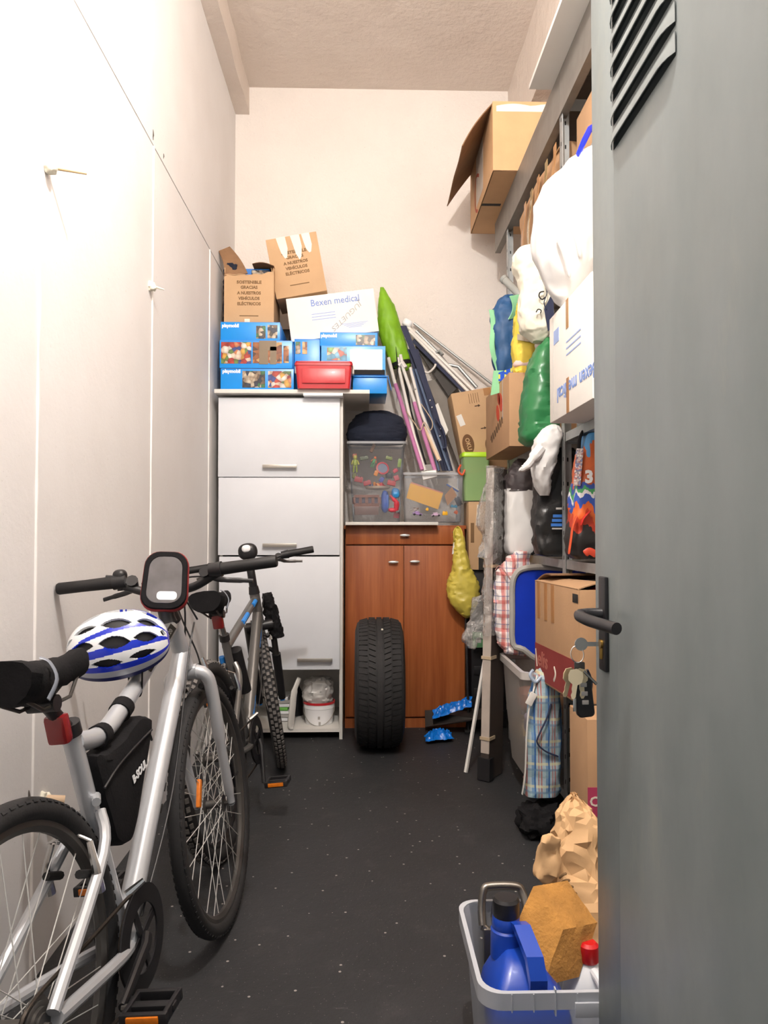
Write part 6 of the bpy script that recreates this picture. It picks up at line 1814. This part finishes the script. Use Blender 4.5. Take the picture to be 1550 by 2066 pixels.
    T('brake_noodle', catmull([q + V((0, -.04, 0)), q + V((0, .0, .015)), q + V((.0, .045, .0)), q + V((.05, .055, -.02)), bb + V((.0, .03, .2))], 5), .003, M_CHROME, 6)
    T('rear_cable', catmull([hb + V((.02, -.03, .12)), g['tt'][-1] and (hb + V((-.05, -.03, .03))), (bb + hb) / 2 + V((0, -.034, -.02)), bb + V((.03, -.03, .03))], 6), .0024, M_BLACKP, 6)
    return b, M, MS, S

# silver city bike in front
b1, M1, MS1, S1 = make_bike('silver city bicycle closest to the doorway with a helmet and a phone pouch on it', (-0.534, 1.234, 1.448, -0.1, .061), .993, .35, .0215,
    dict(bb=(.392, 0, .283), sj=(.255, 0, .742), tt=[(.262, 0, .735), (.34, 0, .722), (.40, 0, .728), (.46, 0, .748), (.55, 0, .785), (.80, 0, .898)], ht=(.809, 0, .915), hb=(.881, 0, .775), sad=(.165, 0, .888), bar=(.813, .302, 1.037)),
    M_SILVER, dict(st_r=.0185, tt_r=.0205, dt_r=.0255, fork='rigid', knobby=False, refl=152, ring=.098, crank=-164, post=M_BLACKP, grip=.15, lever=M_BLACKP, rise=.045, ss=.66, lamp=.035))
dbb, dhb = V((.44, 0, .30)), V((.881, 0, .775)) + (V((.809, 0, .915)) - V((.881, 0, .775))).normalized() * .045
dd = (dhb - dbb).normalized()
dn = V((0, -1, 0))
for k in range(5):
    c = dbb + dd * (.22 + .052 * k)
    nrm_ = V((dd.z, 0, -dd.x))
    pts = [c + dd * a + nrm_ * q + V((0, -.0222 + .012 * abs(q) / .02, 0)) for a, q in ((0, -.014), (.022, -.014), (.034, .014), (.012, .014))]
    part('frame_decal', MB().prism([M1 @ p for p in pts], M1.to_3x3() @ V((0, -.004, 0))), M_INKK, b1)
tdir = (V((.80, 0, .898)) - V((.55, 0, .785))).normalized()
tc_ = V((.69, 0, .8485))
tn = V((-tdir.z, 0, tdir.x))
sdv = (tn * .35 + V((0, -1, 0))).normalized()
part('dark_decal', MB().prism([M1 @ (tc_ + tdir * a + (V((0, -.85, 0)) + tn * .55).normalized() * .0205 + (tn * .85 + V((0, .55, 0))) * q) for a, q in ((-.10, -.010), (.10, -.010), (.10, .010), (-.10, .010))], M1.to_3x3() @ (V((0, -.85, 0)) + tn * .55).normalized() * .0012), M_INKK, b1)
text('RIVERSIDE 120', b1, M1 @ (tc_ + tdir * .015 + (V((0, -.85, 0)) + tn * .55).normalized() * .0224), M1.to_3x3() @ tdir, M1.to_3x3() @ (tn * .85 + V((0, .55, 0))), .011, M_INKGREY, 'frame_lettering', width=.13)
# bell
be = S1(V((.828, .135, 1.040)))
bl1 = part('bell', MB().blob(be + V((0, 0, .012)), (.019, .019, .017), nu=20, nv=12), M_BLACKP, b1, local=True)
part('bell_clamp', MB().tube([be, be + V((0, 0, -.030))], .010, 10), M_BLACKP, bl1, local=True)
part('bell_thumb', MB().tube([be + V((0, .01, .008)), be + V((-.006, .038, .012))], .005, 8), M_BLACKP, bl1, local=True)

# grey mountain bike behind
b2, M2, MS2, S2 = make_bike('graphite mountain bicycle with blue decals in front of the tall white cabinet', (-0.495, 2.679, 1.469, -0.115, .282), 1.056, .345, .027,
    dict(bb=(.43, 0, .29), sj=(.285, 0, .715), tt=[(.29, 0, .70), (.812, 0, .843)], ht=(.809, 0, .874), hb=(.837, 0, .733), sad=(.215, 0, .892), bar=(.808, .302, 1.027)),
    M_GREYP, dict(st_r=.0165, tt_r=.0185, dt_r=.0235, fork='sus', knobby=True, ring=.088, crank=-112, post=M_CHROME, grip=.115, lever=M_GREYP, rise=.02, ss=.80, lamp=.10))
for a0, a1, f0_, f1_ in (((.29, 0, .70), (.812, 0, .843), .42, .60), ((.29, 0, .70), (.812, 0, .843), .80, .9), ((.44, 0, .30), (.835, 0, .76), .70, .86), ((.44, 0, .30), (.835, 0, .76), .15, .3)):
    p0, p1 = V(a0).lerp(V(a1), f0_), V(a0).lerp(V(a1), f1_)
    part('blue_decal', MB().tube([p0 + V((0, -.013, .008)), p1 + V((0, -.013, .008))], .011, 8), M_BLUEP, b2, local=True)
T_ = S2(V((.84, -.02, 1.045)))
hl = part('headlamp', MB().blob(T_ + V((0, .02, .022)), (.03, .046, .040), nu=22, nv=14), M_BLACKP, b2, local=True)
part('lens', MB().blob(T_ + V((-.022, .02, .036)), (.014, .022, .018), nu=16, nv=10), M_WHITEP, hl, local=True)  # white blob paints the highlight on the dark dome, not a real lens
fbag = [V((.79, -.04, .80)), V((.86, -.04, .86))]
part('tool_pouch', MB().sack([(S2(V((.88, -.075, .64))), .026, .026), (S2(V((.88, -.07, .70))), .036, .034), (S2(V((.87, -.065, .76))), .034, .034), (S2(V((.86, -.06, .83))), .026, .026), (S2(V((.86, -.06, .86))), .016, .02)], amp=.008, sc=20), M_BLACKF, b2, local=True)
part('bottle_holder', MB().tube([V((.41, -.02, .50)), V((.33, -.02, .68))], .028, 14), M_BLACKP, b2, local=True)
part('pump', MB().tube([V((.40, .03, .42)), V((.31, .03, .66))], .012, 10), M_BLUEP, b2, local=True)

# ------------------------------------------------------------------ things on the silver bicycle
# frame bag hanging from the top tube
M1r = M1.to_3x3()
fbm = thing('frame_bag', 'black triangular frame bag with white lettering strapped under the silver top tube', 'frame bag', M1 @ V((.40, 0, .50)))
out = [(.288, .700), (.335, .690), (.42, .700), (.50, .722), (.55, .715), (.565, .688), (.47, .545), (.425, .488), (.395, .478), (.352, .500), (.335, .53), (.300, .64)]
m = MB()
cen = V((.42, 0, .60))
rings = []
for y, k in ((-.034, .80), (-.030, .95), (-.015, 1.0), (.015, 1.0), (.030, .95), (.034, .80)):
    rings.append([M1 @ (cen + (V((x, 0, z)) - cen) * k + V((0, y + .004 * noise.noise(V((x * 20, z * 20, y * 50))), 0))) for x, z in catmull([V((x, z, 0)) for x, z in out], 3, closed=True) for x, z in ((x, z),)] if False else [M1 @ (cen + (V((p.x, 0, p.y)) - cen) * k + V((0, y + .004 * noise.noise(V((p.x * 20, p.y * 20, y * 50))), 0))) for p in catmull([V((x, z, 0)) for x, z in out], 3, closed=True)])
part('pouch', m.loft(rings), M_BLACKF, fbm)
part('flap_seam', MB().tube(catmull([M1 @ V(p) for p in ((.302, -.034, .630), (.36, -.038, .655), (.45, -.038, .672), (.545, -.035, .683))], 5), .0028, 6), M_BLACKP, fbm)
text('B-SOUL', fbm, M1 @ V((.462, -.0365, .612)), M1r @ V((.95, 0, .22)), M1r @ V((-.22, 0, .95)), .018, M_WHITEP, width=.075, bold=.001)
for a, z, tilt in ((.365, .724, 0), (.475, .755, 22)):
    Mx = M1 @ Matrix.Translation((a, 0, z - .004)) @ Matrix.Rotation(R(-tilt), 4, 'Y') @ Matrix.Rotation(R(90), 4, 'Y')
    part('strap', MB().torus([(.0225, -.014), (.0255, -.014), (.0255, .014), (.0225, .014)], 20, Mx), M_BLACKF, fbm)
part('zip_pull', MB().tube(catmull([M1 @ V((.56, -.01, .70)), M1 @ V((.578, -.015, .665)), M1 @ V((.592, -.012, .648))], 4), .003, 6), M_BLACKP, fbm)

# phone pouch on the handlebar
pc = P(333, 1170, 1.93)
zf = (CAM_POS + V((-.25, 0, .55)) - pc).normalized()
xf = V((.985, .12, .10)).normalized()
xf = (xf - zf * xf.dot(zf)).normalized()
yf = zf.cross(xf)
Mp = Matrix(((xf.x, yf.x, zf.x, pc.x), (xf.y, yf.y, zf.y, pc.y), (xf.z, yf.z, zf.z, pc.z), (0, 0, 0, 1))) @ Matrix.Rotation(R(-7), 4, 'Z')
pp = thing('phone_pouch', 'black and red handlebar phone pouch with a clear window', 'phone pouch', Mp)
def prr(w, h, r, z):
    return [(x * (1 + .10 * (-y / h)), y, z) for x, y in rrect(w, h, r, 6)]
part('shell', MB().loft([prr(.085, .130, .03, -.040), prr(.108, .150, .036, -.028), prr(.112, .154, .038, -.004), prr(.106, .148, .036, .002), prr(.088, .126, .03, .0028), prr(.084, .122, .03, -.002)]), M_BLACKF, pp, local=True)
part('red_zip_band', MB().torus([(1, 0)] * 3, 3) if False else MB().loft([prr(.110, .152, .038, -.030), prr(.1155, .1575, .038, -.024), prr(.1155, .1575, .038, -.008), prr(.112, .154, .038, -.003)], caps=False), mat('red_webbing', '#9c2a2c', .6), pp, local=True)
part('window', MB().loft([prr(.086, .124, .03, .0022), prr(.084, .122, .03, .0034)]), mat('grey_window_film', '#565457', .12, var=.3, vscale=14, coat=.8), pp, local=True)
part('paper_slip', MB().loft([[(x + .008, y - .042, z) for x, y in rrect(.05, .022, .009, 4)] for z in (.0035, .0041)]), M_WHITEP, pp, local=True)
part('mount_strap', MB().tube([(0, -.055, -.035), (.006, -.085, -.045), (.01, -.10, -.05)], [.022, .02, .024], 12), M_BLACKP, pp, local=True)
part('loose_strap', MB().tube(catmull([(.05, -.04, -.03), (.066, -.065, -.03), (.085, -.095, -.03)], 4), .006, 8, flat=.4), M_BLACKF, pp, local=True)

# helmet hanging from the handlebar
hc = P(236, 1290, 1.80)
ux = V((.95, .18, .17)).normalized()
uz = V((-.30, -.50, .81))
uz = (uz - ux * uz.dot(ux)).normalized()
uy = uz.cross(ux)
Mh = Matrix(((ux.x, uy.x, uz.x, hc.x), (ux.y, uy.y, uz.y, hc.y), (ux.z, uy.z, uz.z, hc.z), (0, 0, 0, 1)))
he = thing('bicycle_helmet', 'white and blue vented bicycle helmet hanging on the silver bicycle', 'helmet', Mh)
HA, HB_, HC_ = .118, .086, .098
def hp(th, ph, k=1.0):
    """th: along the helmet front to back (0..180), ph: across (-90..90 from crown)"""
    t_, p_ = R(th), R(ph)
    x = -math.cos(t_)
    s_ = math.sin(t_) ** .8
    return V((x * HA * k, s_ * math.sin(p_) * HB_ * k, (s_ * math.cos(p_) * HC_ - .03) * k))
def hring(ph, k):
    return
m = MB()
rows = []
for i in range(19):
    th = 4 + 172 * i / 18
    rows.append([hp(th, -105 + 210 * j / 20, .90) for j in range(21)] + [hp(th, 105 - 210 * j / 20, .84) for j in range(21)])
part('inner_foam', m.loft(rows), M_BLACK, he, local=True)
M_HW = mat('helmet_white', '#eef0f3', .25, var=.01, coat=.5)
M_HB = mat('helmet_blue', '#1a33c4', .25, var=.04, coat=.5)
M_HS = mat('helmet_silver', '#b9bcc6', .3, .2, coat=.4)
M_HN = mat('helmet_navy', '#1a2058', .3, coat=.4)
VENTS = [(30, 20, 11, 6, 10), (62, 14, 15, 6, 6), (100, 16, 15, 6, 0), (138, 12, 13, 6, -6), (28, -16, 10, 5, -8), (58, -14, 15, 5, -10), (96, -18, 16, 7, -6), (134, -16, 14, 7, 4), (24, -46, 9, 6, -10), (54, -44, 14, 6, -12), (92, -48, 16, 7, -8), (130, -46, 15, 7, 0), (158, -34, 6, 8, 0), (40, -72, 13, 5, -6), (80, -76, 16, 5, -5), (122, -74, 16, 5, 0), (30, 50, 11, 6, 8), (66, 48, 15, 6, 4), (106, 48, 15, 6, 0), (142, 44, 12, 6, 0)]
def in_vent(th, ph):
    for ct, cp, a, b_, an in VENTS:
        dt, dp = th - ct, ph - cp
        c_, s_ = math.cos(R(an)), math.sin(R(an))
        u, v = dt * c_ + dp * s_, -dt * s_ + dp * c_
        a, b_ = a * 1.12, b_ * 1.3
        if abs(u) < a and abs(v) < b_ * (1 - (u / a) ** 2):
            return True
    return False
def region(th, ph):
    q = abs(ph)
    if q > 99:
        return 3
    if q > 89:
        return 2
    if q > 80:
        return 1
    if 52 < q + (th - 90) * .10 < 64 and th > 40:
        return 1
    if 26 < q + (th - 90) * .16 < 33 and th > 50:
        return 1
    if abs(q - 34 + (th - 60) * .25) < 1.8 and th < 90:
        return 1
    if th > 168:
        return 1
    return 0
NU_, NV_ = 190, 210
bm_ = bmesh.new()
gv = [[bm_.verts.new(hp(3 + 174 * i / NU_, -106 + 212 * j / NV_, 1.0)) for j in range(NV_ + 1)] for i in range(NU_ + 1)]
for i in range(NU_):
    for j in range(NV_):
        th, ph = 3 + 174 * (i + .5) / NU_, -106 + 212 * (j + .5) / NV_
        if in_vent(th, ph):
            continue
        f = bm_.faces.new((gv[i][j], gv[i + 1][j], gv[i + 1][j + 1], gv[i][j + 1]))
        f.material_index = region(th, ph)
bmesh.ops.delete(bm_, geom=[v for v in bm_.verts if not v.link_faces], context='VERTS')
bmesh.ops.recalc_face_normals(bm_, faces=bm_.faces)
bmesh.ops.solidify(bm_, geom=bm_.faces[:], thickness=.006)
me_ = bpy.data.meshes.new('shell')
bm_.to_mesh(me_)
bm_.free()
me_.polygons.foreach_set('use_smooth', [True] * len(me_.polygons))
me_.set_sharp_from_angle(angle=R(40))
link('shell', me_, [M_HW, M_HB, M_HS, M_HN], he, local=True)
part('chin_strap', MB().tube(catmull([hp(120, -95, .9), hp(110, -100, .9) + V((0, 0, -.07)), V((.02, -.02, -.14)), hp(110, 100, .9) + V((0, 0, -.07)), hp(120, 95, .9)], 5), .007, 8, flat=.3), M_BLACKF, he, local=True)
part('strap_tail', MB().tube([Mh.inverted() @ (hc + V((.02, .02, -.06))), Mh.inverted() @ (hc + V((.025, .03, -.17)))], .008, 8, flat=.3), M_BLACKF, he, local=True)

part('rack_lug', MB().tube([V((.300, -.016, .615)), V((.272, -.030, .612))], .009, 10), M_SILVER, b1, local=True)
